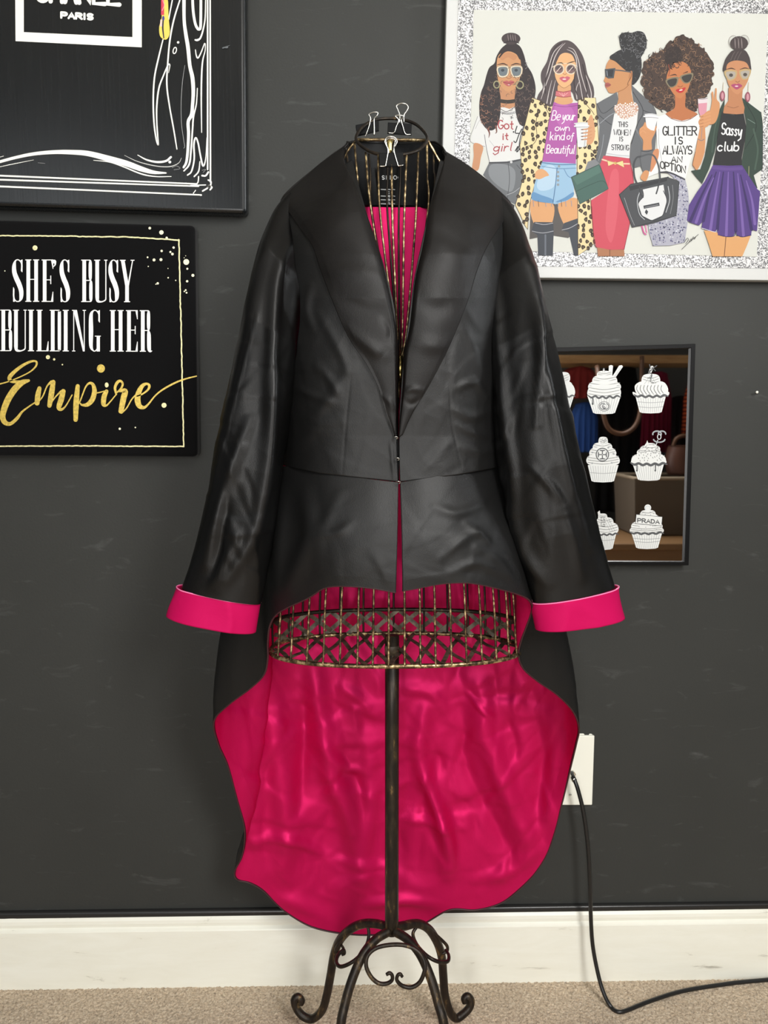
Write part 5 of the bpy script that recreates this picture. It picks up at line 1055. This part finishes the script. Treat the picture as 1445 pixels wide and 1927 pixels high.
a.poly([(186, 640), (140, 670), (98, 692), (48, 722), (52, 780), (68, 880), (60, 1000), (40, 1115), (72, 1142), (110, 1080), (140, 960), (168, 800), (186, 740), (198, 690)], JG); a.poly([(288, 590), (340, 640), (432, 722), (466, 800), (462, 950), (452, 1060), (420, 1180), (385, 1232), (352, 1160), (300, 1175), (276, 1105), (284, 1000), (330, 860), (338, 770), (305, 700)], JG)
S([(60, 800), (120, 850), (150, 870)], 4, (60, 62, 66)); S([(70, 860), (130, 810), (165, 790)], 5, (150, 154, 160)); S([(48, 722), (90, 790), (170, 740)], 4, (58, 60, 64)); S([(300, 640), (370, 770), (330, 870), (290, 1000)], 5, (58, 60, 64)); S([(370, 770), (430, 790)], 4, (58, 60, 64)); S([(432, 722), (464, 800), (460, 950)], 4, (58, 60, 64)); S([(96, 940), (84, 1030), (60, 1120)], 5, (140, 144, 150)); S([(320, 900), (370, 1000), (360, 1100)], 10, (124, 126, 130))
B([(168, 760), (190, 728), (240, 740), (300, 722), (325, 720), (338, 765), (310, 805), (250, 830), (205, 815)], (206, 166, 146)); a.up()
for q in scatter([(165, 740), (200, 722), (325, 712), (342, 770), (300, 815), (245, 832), (190, 805)], 62, 13, 25): E(q, 5.2, 5.2, (250, 246, 240), n=10, up=False)
write(a, 'THIS', (198, 850, 264, 884), 5, INK, .3, .0); write(a, 'WOMEN', (166, 902, 284, 940), 5, INK, .22, .03); write(a, 'IS', (205, 954, 230, 984), 5, INK, .5); write(a, 'STRONG', (150, 1008, 272, 1044), 5, INK, .22, .03)
a.poly([(95, 1085), (185, 1094), (276, 1104), (300, 1200), (306, 1300), (298, 1420), (284, 1520), (262, 1640), (238, 1740), (140, 1742), (42, 1722), (25, 1620), (12, 1500), (8, 1396), (130, 1316), (70, 1146)], (206, 80, 96)); B([(150, 1200), (200, 1210), (190, 1500), (150, 1690), (110, 1600), (120, 1400)], (216, 96, 110)); S([(276, 1104), (306, 1300), (284, 1520), (238, 1740)], 4, (130, 40, 56)); S([(12, 1440), (24, 1620), (42, 1722), (140, 1742), (238, 1740)], 4, (130, 40, 56))
S([(86, 1112), (180, 1138), (274, 1142)], 12, (222, 168, 140)); S([(86, 1112), (180, 1138), (274, 1142)], 4, (250, 220, 200)); a.poly([(120, 1118), (176, 1136), (128, 1158)], (238, 214, 150)); a.poly([(176, 1136), (230, 1120), (238, 1168)], (238, 214, 150)); E((176, 1138), 9, 10, (226, 196, 120)); S([(120, 1118), (176, 1136), (128, 1158)], 2.5, (130, 100, 60), 0, True); S([(176, 1136), (230, 1120), (238, 1168)], 2.5, (130, 100, 60), 0, True)
a.poly([(50, 1724), (140, 1742), (238, 1740), (242, 1786), (56, 1786)], (176, 122, 88)); S([(138, 1742), (138, 1786)], 4, (90, 56, 40), 0)
# ---- fourth woman
afro = [(640, 250), (700, 268), (745, 300), (790, 340), (830, 400), (862, 460), (858, 540), (845, 610), (810, 680), (770, 745), (700, 772), (600, 768), (500, 772), (430, 730), (390, 670), (362, 590), (368, 500), (390, 420), (440, 368), (500, 345), (550, 290)]
r = random.Random(4); af2 = []
for q in cr(afro, 4, True): af2.append((q[0]+r.uniform(-10, 10), q[1]+r.uniform(-10, 10)))
B(af2, (70, 54, 47)); curls(afro, 170, (122, 92, 70), 31, 20, 4.5); curls(afro, 90, (40, 31, 29), 32, 20, 5); curls(afro, 60, (160, 124, 96), 33, 15, 3.5); B([(540, 340), (620, 330), (640, 420), (560, 460), (520, 420)], (48, 38, 36)); curls([(520, 330), (640, 320), (650, 430), (540, 470)], 22, (74, 58, 50), 34, 16)
B([(596, 650), (664, 650), (664, 740), (700, 768), (748, 795), (700, 830), (640, 845), (570, 830), (526, 795), (590, 750)], (188, 116, 74))
a.poly([(528, 795), (570, 826), (640, 842), (700, 828), (750, 795), (800, 850), (770, 900), (740, 1000), (700, 1120), (665, 1245), (600, 1215), (530, 1190), (450, 1215), (390, 1240), (440, 1150), (470, 1050), (462, 900), (470, 815)], (236, 236, 235)); S([(528, 795), (570, 828), (640, 845), (700, 830), (750, 796)], 4, (110, 70, 60)); S([(480, 900), (480, 1000), (500, 1120)], 3, (150, 150, 152))
B([(545, 500), (575, 450), (630, 428), (680, 450), (704, 500), (700, 570), (680, 630), (650, 670), (626, 686), (590, 664), (555, 610), (535, 550)], (196, 124, 78)); curls([(540, 430), (690, 410), (700, 460), (640, 440), (560, 500)], 16, (70, 54, 47), 36, 16, 6); S([(548, 450), (556, 490), (548, 530)], 5, (150, 70, 50))
for pts in ([(530, 556), (612, 536), (606, 590), (570, 612), (545, 600)], [(630, 530), (716, 508), (708, 560), (680, 582), (650, 575)]): B(pts, (132, 122, 98)); c_ = np.mean(pts, 0); B([tuple(c_+(np.array(p_)-c_)*0.76) for p_ in pts], (58, 56, 54))
S([(606, 548), (630, 540)], 6, (132, 122, 98), 0); S([(556, 528), (590, 520), (606, 526)], [3, 8, 3], (56, 38, 30)); S([(650, 512), (680, 500)], [3, 7], (56, 38, 30), 0); S([(612, 600), (632, 606), (645, 598)], 4, (140, 80, 50))
B([(598, 628), (622, 618), (636, 622), (650, 612), (668, 612), (650, 640), (628, 648), (610, 642)], (192, 44, 52)); E((634, 628), 13, 4, (246, 232, 230), -0.2); R((522, 620), 18, 34, 4, (90, 66, 50)); R((722, 600), 18, 34, 4, (90, 66, 50))
write(a, 'GLITTER', (508, 882, 744, 942), 9, INK, .18, .0); write(a, 'IS', (590, 956, 646, 1004), 9, INK, .6); write(a, 'ALWAYS', (508, 1018, 712, 1074), 8.5, INK, .12, .0); write(a, 'AN', (568, 1092, 642, 1132), 8, INK, .3); write(a, 'OPTION', (490, 1124, 666, 1172), 8, INK, .16, .2)
SKN = (208, 148, 102)
a.poly([(768, 880), (800, 850), (806, 960), (800, 1060), (775, 1140), (745, 1192), (716, 1150), (735, 1060), (752, 960)], SKN); S([(735, 1060), (716, 1150), (745, 1192)], 3, (140, 90, 62))
# arm and jacket of the fifth woman behind the glass
JN = (50, 68, 58)
a.poly([(940, 688), (905, 760), (850, 870), (825, 960), (800, 1090), (770, 1180), (705, 1190), (740, 1235), (782, 1282), (830, 1180), (870, 1060), (900, 900), (935, 790)], JN); a.poly([(1062, 680), (1110, 720), (1192, 782), (1204, 900), (1204, 1000), (1202, 1180), (1142, 1222), (1168, 1312), (1110, 1316), (1058, 1310), (1052, 1160), (1080, 1000), (1090, 860), (1075, 770)], JN)
S([(1090, 720), (1160, 880), (1080, 1040)], 5, (34, 46, 40)); S([(1100, 830), (1150, 860)], 4, (120, 140, 130)); S([(1140, 900), (1170, 1040), (1150, 1180)], 12, (70, 90, 78)); S([(900, 790), (870, 900), (850, 1060)], 8, (70, 90, 78)); S([(1108, 1160), (1106, 1280)], 4, (160, 160, 120), 0); S([(1192, 782), (1204, 900), (1202, 1180)], 4, (30, 40, 36))
B([(838, 770), (850, 700), (846, 650), (858, 640), (866, 690), (874, 620), (884, 622), (884, 690), (904, 720), (900, 780), (876, 850), (840, 868), (818, 850)], SKN)
a.poly([(752, 688), (820, 684), (812, 780), (796, 812), (772, 812), (758, 780)], (226, 214, 218)); a.poly([(755, 722), (817, 716), (812, 780), (796, 810), (772, 810), (758, 780)], (216, 150, 166)); S([(784, 812), (782, 880), (776, 970)], 4, (150, 140, 144), 0); S([(750, 968), (776, 980), (796, 970)], 5, (130, 122, 126)); S([(752, 688), (786, 692), (820, 684)], 3, (110, 100, 106))
B([(756, 850), (790, 800), (830, 770), (850, 790), (850, 840), (820, 880), (780, 890)], SKN)
for y_ in (800, 822, 846, 868): S([(766, y_+14), (800, y_), (838, y_-14)], [9, 12, 12], (214, 154, 108)); S([(766, y_+18), (790, y_+10)], 2.5, (130, 84, 58), 0)
a.poly([(530, 1196), (600, 1214), (664, 1250), (684, 1330), (692, 1420), (680, 1560), (660, 1690), (560, 1712), (440, 1714), (412, 1620), (405, 1556), (600, 1506), (620, 1265)], (176, 176, 190)); r = random.Random(9); a.up()
for q in scatter([(530, 1200), (664, 1250), (690, 1420), (660, 1690), (440, 1712), (408, 1560), (600, 1506)], 240, 6, 41): E(q, r.uniform(3, 7), r.uniform(3, 7), r.choice([(92, 92, 128), (126, 126, 156), (214, 216, 226), (150, 150, 172), (60, 60, 92)]), n=7, up=False)
S([(480, 1200), (560, 1205), (660, 1252)], [8, 12, 8], (60, 60, 70))
S([(360, 1570), (375, 1620), (390, 1635)], 10, (206, 90, 150)); S([(385, 1560), (396, 1620)], 8, (226, 130, 176))
# hand, cup, sleeve and handbag of the third woman
B([(345, 905), (368, 880), (385, 850), (400, 900), (440, 890), (466, 880), (452, 930), (430, 980), (428, 1052), (372, 1050), (370, 980), (346, 940)], SKN)
a.poly([(384, 802), (425, 796), (474, 808), (465, 850), (448, 912), (420, 906), (396, 900)], (232, 233, 234)); S([(376, 812), (425, 808), (476, 816)], 10, (244, 244, 244)); S([(384, 798), (425, 794), (468, 802)], 8, (208, 210, 212)); S([(376, 820), (425, 818), (476, 824)], 3, (110, 110, 114))
for pts in ([(350, 900), (372, 885), (385, 900)], [(348, 930), (368, 912), (388, 925)], [(386, 858), (394, 890), (420, 910)]): S(pts, [8, 11, 10], (214, 154, 108))
a.poly([(358, 1050), (438, 1042), (440, 1120), (412, 1200), (388, 1232), (362, 1180), (350, 1100)], JG); S([(358, 1052), (400, 1056), (438, 1044)], 5, (58, 60, 64)); B([(352, 1240), (380, 1190), (412, 1200), (390, 1262)], SKN)
B([(440, 1060), (478, 1040), (476, 1100), (440, 1180), (420, 1190)], (206, 140, 100))
S([(332, 1290), (310, 1230), (306, 1150), (325, 1100), (358, 1090)], 12, (70, 72, 76)); S([(358, 1090), (410, 1076), (448, 1090), (476, 1150), (486, 1210), (490, 1262)], 12, (84, 86, 90))
a.poly([(205, 1356), (285, 1284), (540, 1235), (622, 1266), (612, 1400), (602, 1505), (440, 1560), (295, 1585)], (74, 76, 80)); a.poly([(272, 1300), (540, 1240), (536, 1262), (280, 1330)], (52, 54, 58)); a.poly([(366, 1322), (512, 1288), (520, 1340), (536, 1400), (506, 1502), (430, 1536), (362, 1502), (336, 1420), (372, 1370)], (226, 227, 228)); S([(366, 1322), (372, 1370), (336, 1420), (362, 1502), (430, 1536), (506, 1502), (536, 1400), (512, 1330)], 5, (48, 50, 54)); S([(350, 1330), (330, 1400), (345, 1490), (380, 1530)], 5, (190, 194, 198)); S([(545, 1300), (556, 1390), (530, 1480)], 5, (190, 194, 198)); S([(240, 1380), (280, 1500), (310, 1570)], 4, (150, 152, 156)); S([(575, 1290), (580, 1380), (560, 1490)], 4, (130, 132, 136))
a.poly([(372, 1434), (482, 1412), (486, 1434), (376, 1456)], (64, 66, 70)); S([(384, 1446), (476, 1427)], 4, (150, 152, 156), 0); a.poly([(392, 1458), (406, 1476), (396, 1498), (382, 1480)], (64, 66, 70)); S([(345, 1300), (352, 1350), (370, 1375)], 10, (64, 66, 70)); S([(484, 1260), (474, 1310), (462, 1350)], 10, (64, 66, 70)); S([(205, 1356), (285, 1284), (540, 1235), (622, 1266), (602, 1505), (295, 1585)], 4, (36, 38, 40), 0, True)
# ---- fifth woman
E((1040, 302), 62, 50, (74, 64, 64)); R((1000, 290), 32, 42, 2.5, (120, 108, 106), a0=100, a1=330); R((1075, 285), 34, 40, 2.5, (120, 108, 106), a0=-150, a1=60)
B([(934, 500), (938, 430), (965, 380), (1000, 350), (1075, 348), (1108, 390), (1120, 440), (1118, 500), (1040, 470)], (70, 60, 60)); 
for x in (1010, 1034, 1056): S([(x, 268), (x+2, 300), (x+4, 335)], [3, 6, 3], (150, 138, 136)); S([(x-30, 420), (x-12, 380), (x, 360)], 3, (112, 100, 98))
a.poly([(966, 610), (1066, 610), (1060, 690), (1078, 750), (1072, 800), (928, 790), (935, 745), (965, 700)], (190, 130, 92)); B([(950, 490), (960, 445), (1000, 424), (1050, 424), (1092, 440), (1112, 490), (1102, 560), (1066, 625), (1034, 655), (1020, 655), (990, 632), (958, 570)], (200, 140, 100)); S([(955, 740), (1000, 752), (1035, 742)], 3, (130, 84, 60))
for pts in ([(938, 494), (1020, 492), (1018, 540), (985, 562), (955, 552)], [(1042, 492), (1120, 484), (1108, 540), (1082, 556), (1056, 548)]): B(pts, (192, 166, 118)); c_ = np.mean(pts, 0); B([tuple(c_+(np.array(p_)-c_)*0.74) for p_ in pts], (176, 168, 156)); E((c_[0], c_[1]-4), 14, 12, (84, 76, 70))
S([(950, 484), (985, 476), (1012, 484)], [3, 7, 3], (60, 44, 38)); S([(1046, 484), (1080, 474), (1108, 480)], [3, 7, 3], (60, 44, 38)); S([(1015, 566), (1030, 574), (1044, 564)], 4, (140, 90, 66)); B([(984, 594), (1008, 584), (1022, 588), (1036, 582), (1062, 598), (1040, 616), (1022, 624), (1004, 614)], (172, 74, 112)); E((1022, 601), 12, 4, (244, 214, 224))
for x, y_ in ((924, 668), (1100, 676)): S([(x+6, 575), (x+2, 640)], 3, (190, 166, 130), 0); E((x, y_), 18, 36, (150, 82, 98)); E((x, y_), 9, 24, (206, 150, 160))
a.poly([(922, 775), (932, 790), (1000, 800), (1072, 792), (1088, 880), (1080, 980), (1058, 1100), (1058, 1158), (960, 1152), (858, 1148), (880, 1040), (892, 930)], (38, 38, 40)); write(a, 'Sassy', (918, 856, 1062, 934), 9, (244, 244, 244), .16, .12, .1, 2); write(a, 'club', (888, 990, 1040, 1052), 9, (244, 244, 244), .2, 0, .1, 2)
SKT = [(858, 1150), (960, 1155), (1060, 1152), (1110, 1230), (1166, 1318), (1186, 1332), (1176, 1480), (1165, 1612), (1128, 1600), (1124, 1640), (1060, 1652), (1024, 1640), (1016, 1610), (1000, 1648), (930, 1650), (892, 1636), (884, 1600), (870, 1618), (800, 1600), (778, 1586), (786, 1545), (760, 1572), (700, 1552), (676, 1536), (690, 1430), (745, 1340), (805, 1256)]
a.poly([(795, 1605), (870, 1615), (950, 1648), (1120, 1645), (1095, 1710), (1062, 1787), (855, 1787), (828, 1700)], (222, 166, 110)); S([(948, 1650), (936, 1787)], 5, (120, 74, 50), 0); a.poly(SKT, (86, 62, 132))
for l in ([(880, 1200), (830, 1350), (790, 1540)], [(930, 1200), (905, 1400), (888, 1600)], [(1000, 1200), (1012, 1400), (1016, 1610)], [(1050, 1220), (1090, 1400), (1126, 1600)], [(850, 1220), (770, 1380), (700, 1540)]): S(l, [8, 16, 22], (56, 40, 96))
for l in ([(905, 1200), (870, 1400), (840, 1600)], [(965, 1200), (958, 1400), (950, 1640)], [(1030, 1210), (1050, 1400), (1070, 1640)], [(862, 1240), (800, 1380), (740, 1550)], [(1090, 1260), (1130, 1400), (1150, 1560)]): S(l, [6, 14, 20], (122, 96, 168))
S([(860, 1168), (960, 1178), (1056, 1174)], 22, (98, 72, 142)); S([(780, 1590), (870, 1617), (884, 1604)], 4, (220, 216, 228)); S([(892, 1638), (950, 1650), (1004, 1646), (1018, 1612)], 4, (40, 30, 70)); S([(1024, 1640), (1062, 1652), (1124, 1640)], 4, (40, 30, 70))
# signature
S([(640, 1738), (690, 1690), (756, 1634)], 3.5, INK); S([(658, 1690), (678, 1660), (686, 1672), (668, 1700)], 3.5, INK); S([(690, 1690), (705, 1665), (708, 1680), (720, 1650), (728, 1668), (738, 1650)], 3, INK)
a.c = [c_*0.74 for c_ in a.c]
a.build('illustration', art_mat('marker_ink', 0.6, 0.3), pr_, 'marker illustration of five standing women in sunglasses')
# ================================================================== mirror with cupcake stickers
mir = thing('wall_mirror', 'black framed mirror with white cupcake stickers hanging on the right of the jacket', 'mirror', P(1140, 1063, 0.0))
Ym, Yg = -0.020, -0.014
gm = mat('mirror_glass', (222, 222, 222), 0.02, 1.0); fb = mat('black_frame', (10, 10, 11), 0.45, spec=0.15)
outer = [(980, 656), (1309, 647), (1296, 1064), (975, 1063)]; inner_ = [(990, 664), (1300.5, 655), (1288, 1057.5), (985, 1056.5)]
b = MB(); fo = [P(x, y_, Ym) for x, y_ in outer]; fi = [P(x, y_, Ym) for x, y_ in inner_]; bo = [np.array([q[0], -0.001, q[2]]) for q in fo]; gi = [np.array([q[0], Yg+0.002, q[2]]) for q in fi]
Fs = []
for i in range(4):
    j = (i+1) % 4; Fs += [(i, j, 4+j, 4+i), (8+i, 8+j, j, i), (4+i, 4+j, 12+j, 12+i)]
Fs.append((8, 11, 10, 9))
b.add(fo+fi+bo+gi, Fs); o = b.build('mirror_frame', fb, mir, smooth=False); bevel(o, 0.0008, 2)
v_, f_ = slab_vf([(988, 662), (1301.5, 653.5), (1289, 1058.5), (983.5, 1057.5)], Yg, Yg+0.002); mesh('mirror_glass', v_, f_, gm, mir, smooth=False)
K5 = 1242/290; O5 = (1040, 630); SW, SG, SD = (214, 216, 214), (150, 154, 156), (74, 76, 78); stm = art_mat('white_vinyl', 0.5)
def cup(a, xl, xr, y0, xbl, xbr, y1, bands=()):
    xm = (xl+xr)/2; a.poly([(xl, y0), (xr, y0), (xbr, y1), (xbr-20, y1+8), (xm, y1+12), (xbl+20, y1+8), (xbl, y1)], SW); a.up()
    for i in range(1, 12):
        t = i/12; a.stroke([(xl+(xr-xl)*t, y0+8), (xbl+(xbr-xbl)*t, y1+4)], 3, SG, 0, up=False)
    for yb in bands: t = (yb-y0)/(y1-y0); a.stroke([(xl+(xbl-xl)*t, yb), (xm, yb+8), (xr+(xbr-xr)*t, yb)], 4, SG, 3, up=False)
def drip(a, xl, xr, y_, amp=12, w=16):
    n = 9; a.stroke([(xl+(xr-xl)*i/n, y_+(amp if i % 2 else -amp*.3)+8*math.sin(math.pi*i/n)) for i in range(n+1)], [w*.5]+[w]*(n-1)+[w*.5], SD, 4)
def sticker(label, fn):
    a = Art(Yg-0.0002, O5, K5, 0.8e-5); fn(a); return a.build('cupcake_sticker', stm, mir, label)
def swirl(a, tiers):
    for xl, xr, yt, yb in tiers:
        xm = (xl+xr)/2; h = yb-yt; a.blob([(xl, yb-h*.4), (xl+(xr-xl)*.12, yt+h*.12), (xm, yt), (xr-(xr-xl)*.12, yt+h*.12), (xr, yb-h*.4), (xr-(xr-xl)*.1, yb), (xm, yb+h*.1), (xl+(xr-xl)*.1, yb)], SW)
        for k in range(1, 4): a.stroke([(xl+10, yt+h*k/4), (xm, yt+h*(k/4+.18)), (xr-10, yt+h*(k/4-.05))], 3, SG, 4, up=False)
def c1(a):
    a.poly([(452, 250), (470, 243), (486, 250), (478, 335), (450, 335)], SW); a.poly([(535, 248), (556, 244), (566, 256), (502, 350), (478, 340)], SW); a.stroke([(552, 262), (494, 342)], 3, SG, 0)
    swirl(a, [(355, 480, 290, 345), (318, 520, 325, 400), (285, 550, 370, 450), (278, 550, 410, 505)]); a.poly([(395, 310), (412, 268), (424, 310)], SW); a.stroke([(402, 300), (412, 270), (420, 300)], 4, SG)
    cup(a, 278, 550, 490, 325, 502, 628); swirl(a, [(280, 550, 400, 500)]); drip(a, 284, 546, 492); a.stroke([(322, 505), (324, 550)], 10, SD, 0); a.ell((322, 556), 8, 10, SD)
    a.ring((414, 577), 46, 38, 4, SD); a.ring((404, 577), 24, 24, 6, SD, a0=-40, a1=-330); a.ring((426, 577), 24, 24, 6, SD, a0=220, a1=-70); a.stroke([(402, 580), (420, 580)], 5, SD, 0); a.stroke([(412, 590), (428, 590)], 5, SD, 0)
def c2(a):
    a.stroke([(784, 300), (800, 262)], 24, SW, 0)
    swirl(a, [(715, 866, 315, 400)]); a.blob([(660, 420), (690, 385), (740, 375), (800, 395), (860, 375), (905, 390), (930, 440), (910, 480), (800, 495), (690, 485)], SW)
    for x in range(690, 910, 28): a.stroke([(x-6, 405), (x-14, 440), (x+12, 482)], 4, (176, 188, 192), 4, up=False)
    cup(a, 668, 910, 500, 700, 878, 622, (540, 580)); a.blob([(646, 460), (700, 480), (800, 490), (880, 475), (935, 460), (930, 490), (880, 500), (790, 512), (700, 505), (655, 490)], SW); drip(a, 656, 928, 486, 10, 18)
    for x in (740, 770, 800, 830): a.stroke([(790, 325), (x, 395)], 3, SG, 0, up=False)
    a.stroke([(780, 240), (788, 275), (800, 268)], 7, SD, 0); a.stroke([(838, 248), (806, 272), (770, 312)], 7, SD, 0); a.stroke([(800, 262), (828, 290)], 6, SD, 0); a.stroke([(800, 280), (776, 295), (798, 320), (792, 345), (762, 348)], 7, SD, 4); a.stroke([(798, 318), (786, 380), (812, 386)], 6, SD, 0)
def c3(a):
    swirl(a, [(368, 445, 822, 890), (322, 480, 868, 935), (294, 512, 905, 985), (270, 540, 960, 1045)]); cup(a, 282, 530, 1050, 312, 494, 1178, (1110,)); swirl(a, [(272, 540, 968, 1048)])
    for x, y_ in ((412, 842), (428, 862), (400, 868)): a.ring((x, y_), 14, 12, 3, SG, 12)
    for x, y_ in ((318, 1035), (476, 1032), (448, 910), (488, 958), (320, 950), (386, 1010)): a.ell((x, y_), 8, 7, SG, n=8)
    a.ell((400, 966), 54, 56, SD); a.ell((400, 966), 46, 48, SW); a.ring((400, 966), 40, 42, 3, SG)
    for dx, dy in ((1, 0), (-1, 0), (0, 1), (0, -1)):
        a.stroke([(400+dx*6, 966+dy*6), (400+dx*32, 966+dy*34)], 8, SD, 0); a.stroke([(400+dx*32-dy*16, 966+dy*34-dx*16), (400+dx*30, 966+dy*32), (400+dx*32+dy*16, 966+dy*34+dx*16)], 8, SD, 3)
def c4(a):
    a.stroke([(832, 890), (846, 850)], 8, (180, 184, 186), 0)
    a.ring((840, 800), 34, 24, 11, (150, 154, 158), a0=170, a1=380); a.ring((880, 800), 30, 24, 11, (150, 154, 158), a0=190, a1=360); a.ring((858, 840), 46, 26, 11, (150, 154, 158), a0=10, a1=170); a.ring((858, 822), 14, 20, 7, (190, 194, 196))
    swirl(a, [(742, 830, 872, 905), (705, 866, 890, 940), (678, 872, 915, 970), (634, 912, 955, 1040)]); a.poly([(748, 890), (762, 850), (774, 885)], SW); cup(a, 645, 895, 1045, 686, 862, 1165); a.blob([(634, 1010), (680, 960), (770, 950), (870, 960), (912, 1010), (900, 1040), (770, 1050), (650, 1040)], SW); drip(a, 628, 920, 1034, 10, 20)
    for x in (678, 826): a.stroke([(x, 1045), (x+2, 1090)], 9, SD, 0); a.ell((x, 1094), 7, 9, SD)
    r = random.Random(5); a.up()
    for q in scatter([(690, 900), (850, 890), (900, 1010), (650, 1015)], 42, 16, 51): a.stroke([q, (q[0]+r.uniform(-6, 6), q[1]+8)], 4, SD, 0, up=False)
def c5(a):
    a.poly([(362, 1430), (378, 1416), (386, 1450), (370, 1480)], SW); swirl(a, [(365, 440, 1440, 1490), (350, 490, 1470, 1540), (330, 530, 1510, 1600)]); cup(a, 320, 512, 1600, 350, 482, 1722, (1650,)); drip(a, 320, 528, 1600, 8, 14)
    for y_ in (1470, 1512): a.stroke([(420, y_), (390, y_), (390, y_+30), (420, y_+30), (420, y_+16), (405, y_+16)], 6, SD, 0)
    for x in (440, 460, 480): a.stroke([(x-30, 1480), (x, 1540), (x+20, 1580)], 3, SG, 4)
def c6(a):
    a.ell((766, 1394), 27, 27, SW); a.ring((766, 1398), 20, 18, 3, (170, 186, 194)); swirl(a, [(705, 830, 1412, 1470), (672, 860, 1440, 1530), (632, 885, 1500, 1570), (620, 895, 1540, 1600)]); cup(a, 635, 880, 1600, 672, 848, 1715, (1640, 1665)); drip(a, 622, 892, 1592, 8, 16)
    r = random.Random(6); a.up()
    for q in scatter([(690, 1425), (830, 1425), (870, 1570), (650, 1570)], 26, 18, 61): a.ell(q, 4, 4, SG, n=8, up=False)
    a.poly([(672, 1446), (884, 1466), (878, 1542), (664, 1524)], SD); a.poly([(675, 1450), (881, 1469), (875, 1538), (668, 1520)], SW); write(a, 'PRADA', (684, 1480, 858, 1510), 8, SD, .3, .075)
def c0(a): swirl(a, [(30, 140, 300, 380), (-20, 165, 370, 470)]); cup(a, -40, 175, 480, 0, 130, 620); a.blob([(120, 390), (165, 410), (180, 470), (150, 500), (60, 500)], SW); drip(a, -30, 178, 488, 8, 14)
sticker('white cupcake with two wafer sticks and round double letter emblem', c1); sticker('white cupcake with dark tall monogram on top', c2); sticker('white cupcake with a round cross emblem', c3); sticker('white cupcake with sprinkles and a grey curved emblem on a pick', c4); sticker('white cupcake half hidden by the sleeve with square spiral emblem', c5); sticker('white cupcake with a name banner', c6); sticker('white cupcake almost hidden behind the sleeve', c0)

# ================================================================== wall plate, cable, nail
pl = thing('wall_plate', 'cream wall plate low on the right, partly hidden by the jacket tail', 'wall plate', P(1078, 1516, 0.0))
v_, f_ = slab_vf([(1034, 1515.5), (1037, 1384.5), (1119, 1384.5), (1114.5, 1515.5)], -0.006, -0.0005); o = mesh('plate', v_, f_, M['plate'], pl, smooth=False); bevel(o, 0.002, 3)
sp = P(1072.5, 1495, -0.0065); V, Fc = tube_vf([sp, sp+np.array([0, -0.001, 0])], 0.0028, 14); mesh('screw', V, Fc, M['plate'], pl); boxo('screw_slot', (sp[0]-0.0022, sp[0]+0.0022, sp[1]-0.0013, sp[1]-0.0009, sp[2]-0.0004, sp[2]+0.0004), M['clip_black'], pl)
for x0, x1, yt in ((1080, 1101, 1380.5), (1108, 1116, 1381)):
    v_, f_ = slab_vf(rounded([(x0, 1386), (x0, yt), (x1-2, yt), (x1, 1386)], 2, 3), -0.0012, -0.0003); mesh('caulk_edge', v_, f_, M['plate'], pl, smooth=False)
jp = P(1079, 1459, -0.008); 
cab = thing('coaxial_cable', 'black cable plugged into the cream wall plate and running across the carpet', 'cable', PF(1165, 1903, 0.004))
nut = [np.array([jp[0]-0.003, y_, jp[2]+0.004]) for y_ in (-0.0065, -0.014)]; V, Fc = tube_vf(nut, 0.0058, 6); mesh('connector_nut', V, Fc, M['chrome'], cab, smooth=False, label='steel threaded connector')
path = [(1076, 1454, -0.013), (1077, 1459, -0.022), (1081, 1468, -0.031), (1088, 1488, -0.037), (1098, 1530, -0.041), (1106, 1590, -0.044), (1110, 1660, -0.046), (1112, 1735, -0.049), (1116, 1785, -0.054), (1127, 1840, -0.066), (1138, 1874, -0.078)]
pts = [P(*q) for q in path]; RC = 0.0035
for x, y_ in ((1150, 1895), (1163, 1904), (1180, 1901), (1220, 1885), (1280, 1866), (1350, 1854), (1420, 1846)):
    q = PF(x, y_, RC*0.85); q[1] = min(q[1], -0.0225); pts.append(q)
pts += [np.array([pts[-1][0]+0.12, -0.0225, RC*0.85]), np.array([pts[-1][0]+0.6, -0.0225, RC*0.85])]
tube('cable_sheath', cr(pts, 8), RC, M['rubber'], cab, 14); cp = np.array(pts[1:4]); tube('crimp_sleeve', resample(cr([P(1076.5, 1458, -0.018), P(1077.5, 1463, -0.025), P(1081, 1469, -0.0315)], 4), 8), 0.0044, M['chrome'], cab, 14)
nl = thing('wall_nail', 'small pale nail sticking out of the wall right of the mirror', 'nail', P(1424, 738, 0.0))
q = P(1424, 738, -0.012); tube('nail_shaft', [P(1424.3, 740, 0.002), q], 0.0011, M['plate'], nl, 8); tube('nail_head', [q, q+np.array([0, -0.0015, 0.0])], [0.0022, 0.0021], M['plate'], nl, 12)

# ================================================================== neck label lettering
a = Art(yl-0.0001, (640, 280), 1445/200, 0.6e-5)
for ch, x0, x1 in (('S', 568, 602), ('I', 616, 640), ('I', 670, 694), ('O', 726, 768)): write(a, ch, (x0, 366, x1, 416), 8, (226, 228, 228))
a.ring((782, 390), 9, 9, 3, (190, 190, 190), 12)
for y_, segs in ((552, ((556, 618), (650, 682), (718, 742))), (642, ((556, 628), (650, 676), (720, 744))), (692, ((556, 620), (654, 680), (722, 742))), (746, ((556, 628), (650, 684), (724, 740)))):
    for x0, x1 in segs: a.stroke([(x0, y_), (x1, y_+3)], 11, (168, 170, 170), 0, up=False)
for i in range(8): a.stroke([(656, 580+i*24), (672, 588+i*24)], 6, (180, 182, 182), 0, up=False)
a.build('label_print', art_mat('label_thread', 0.6), lab)
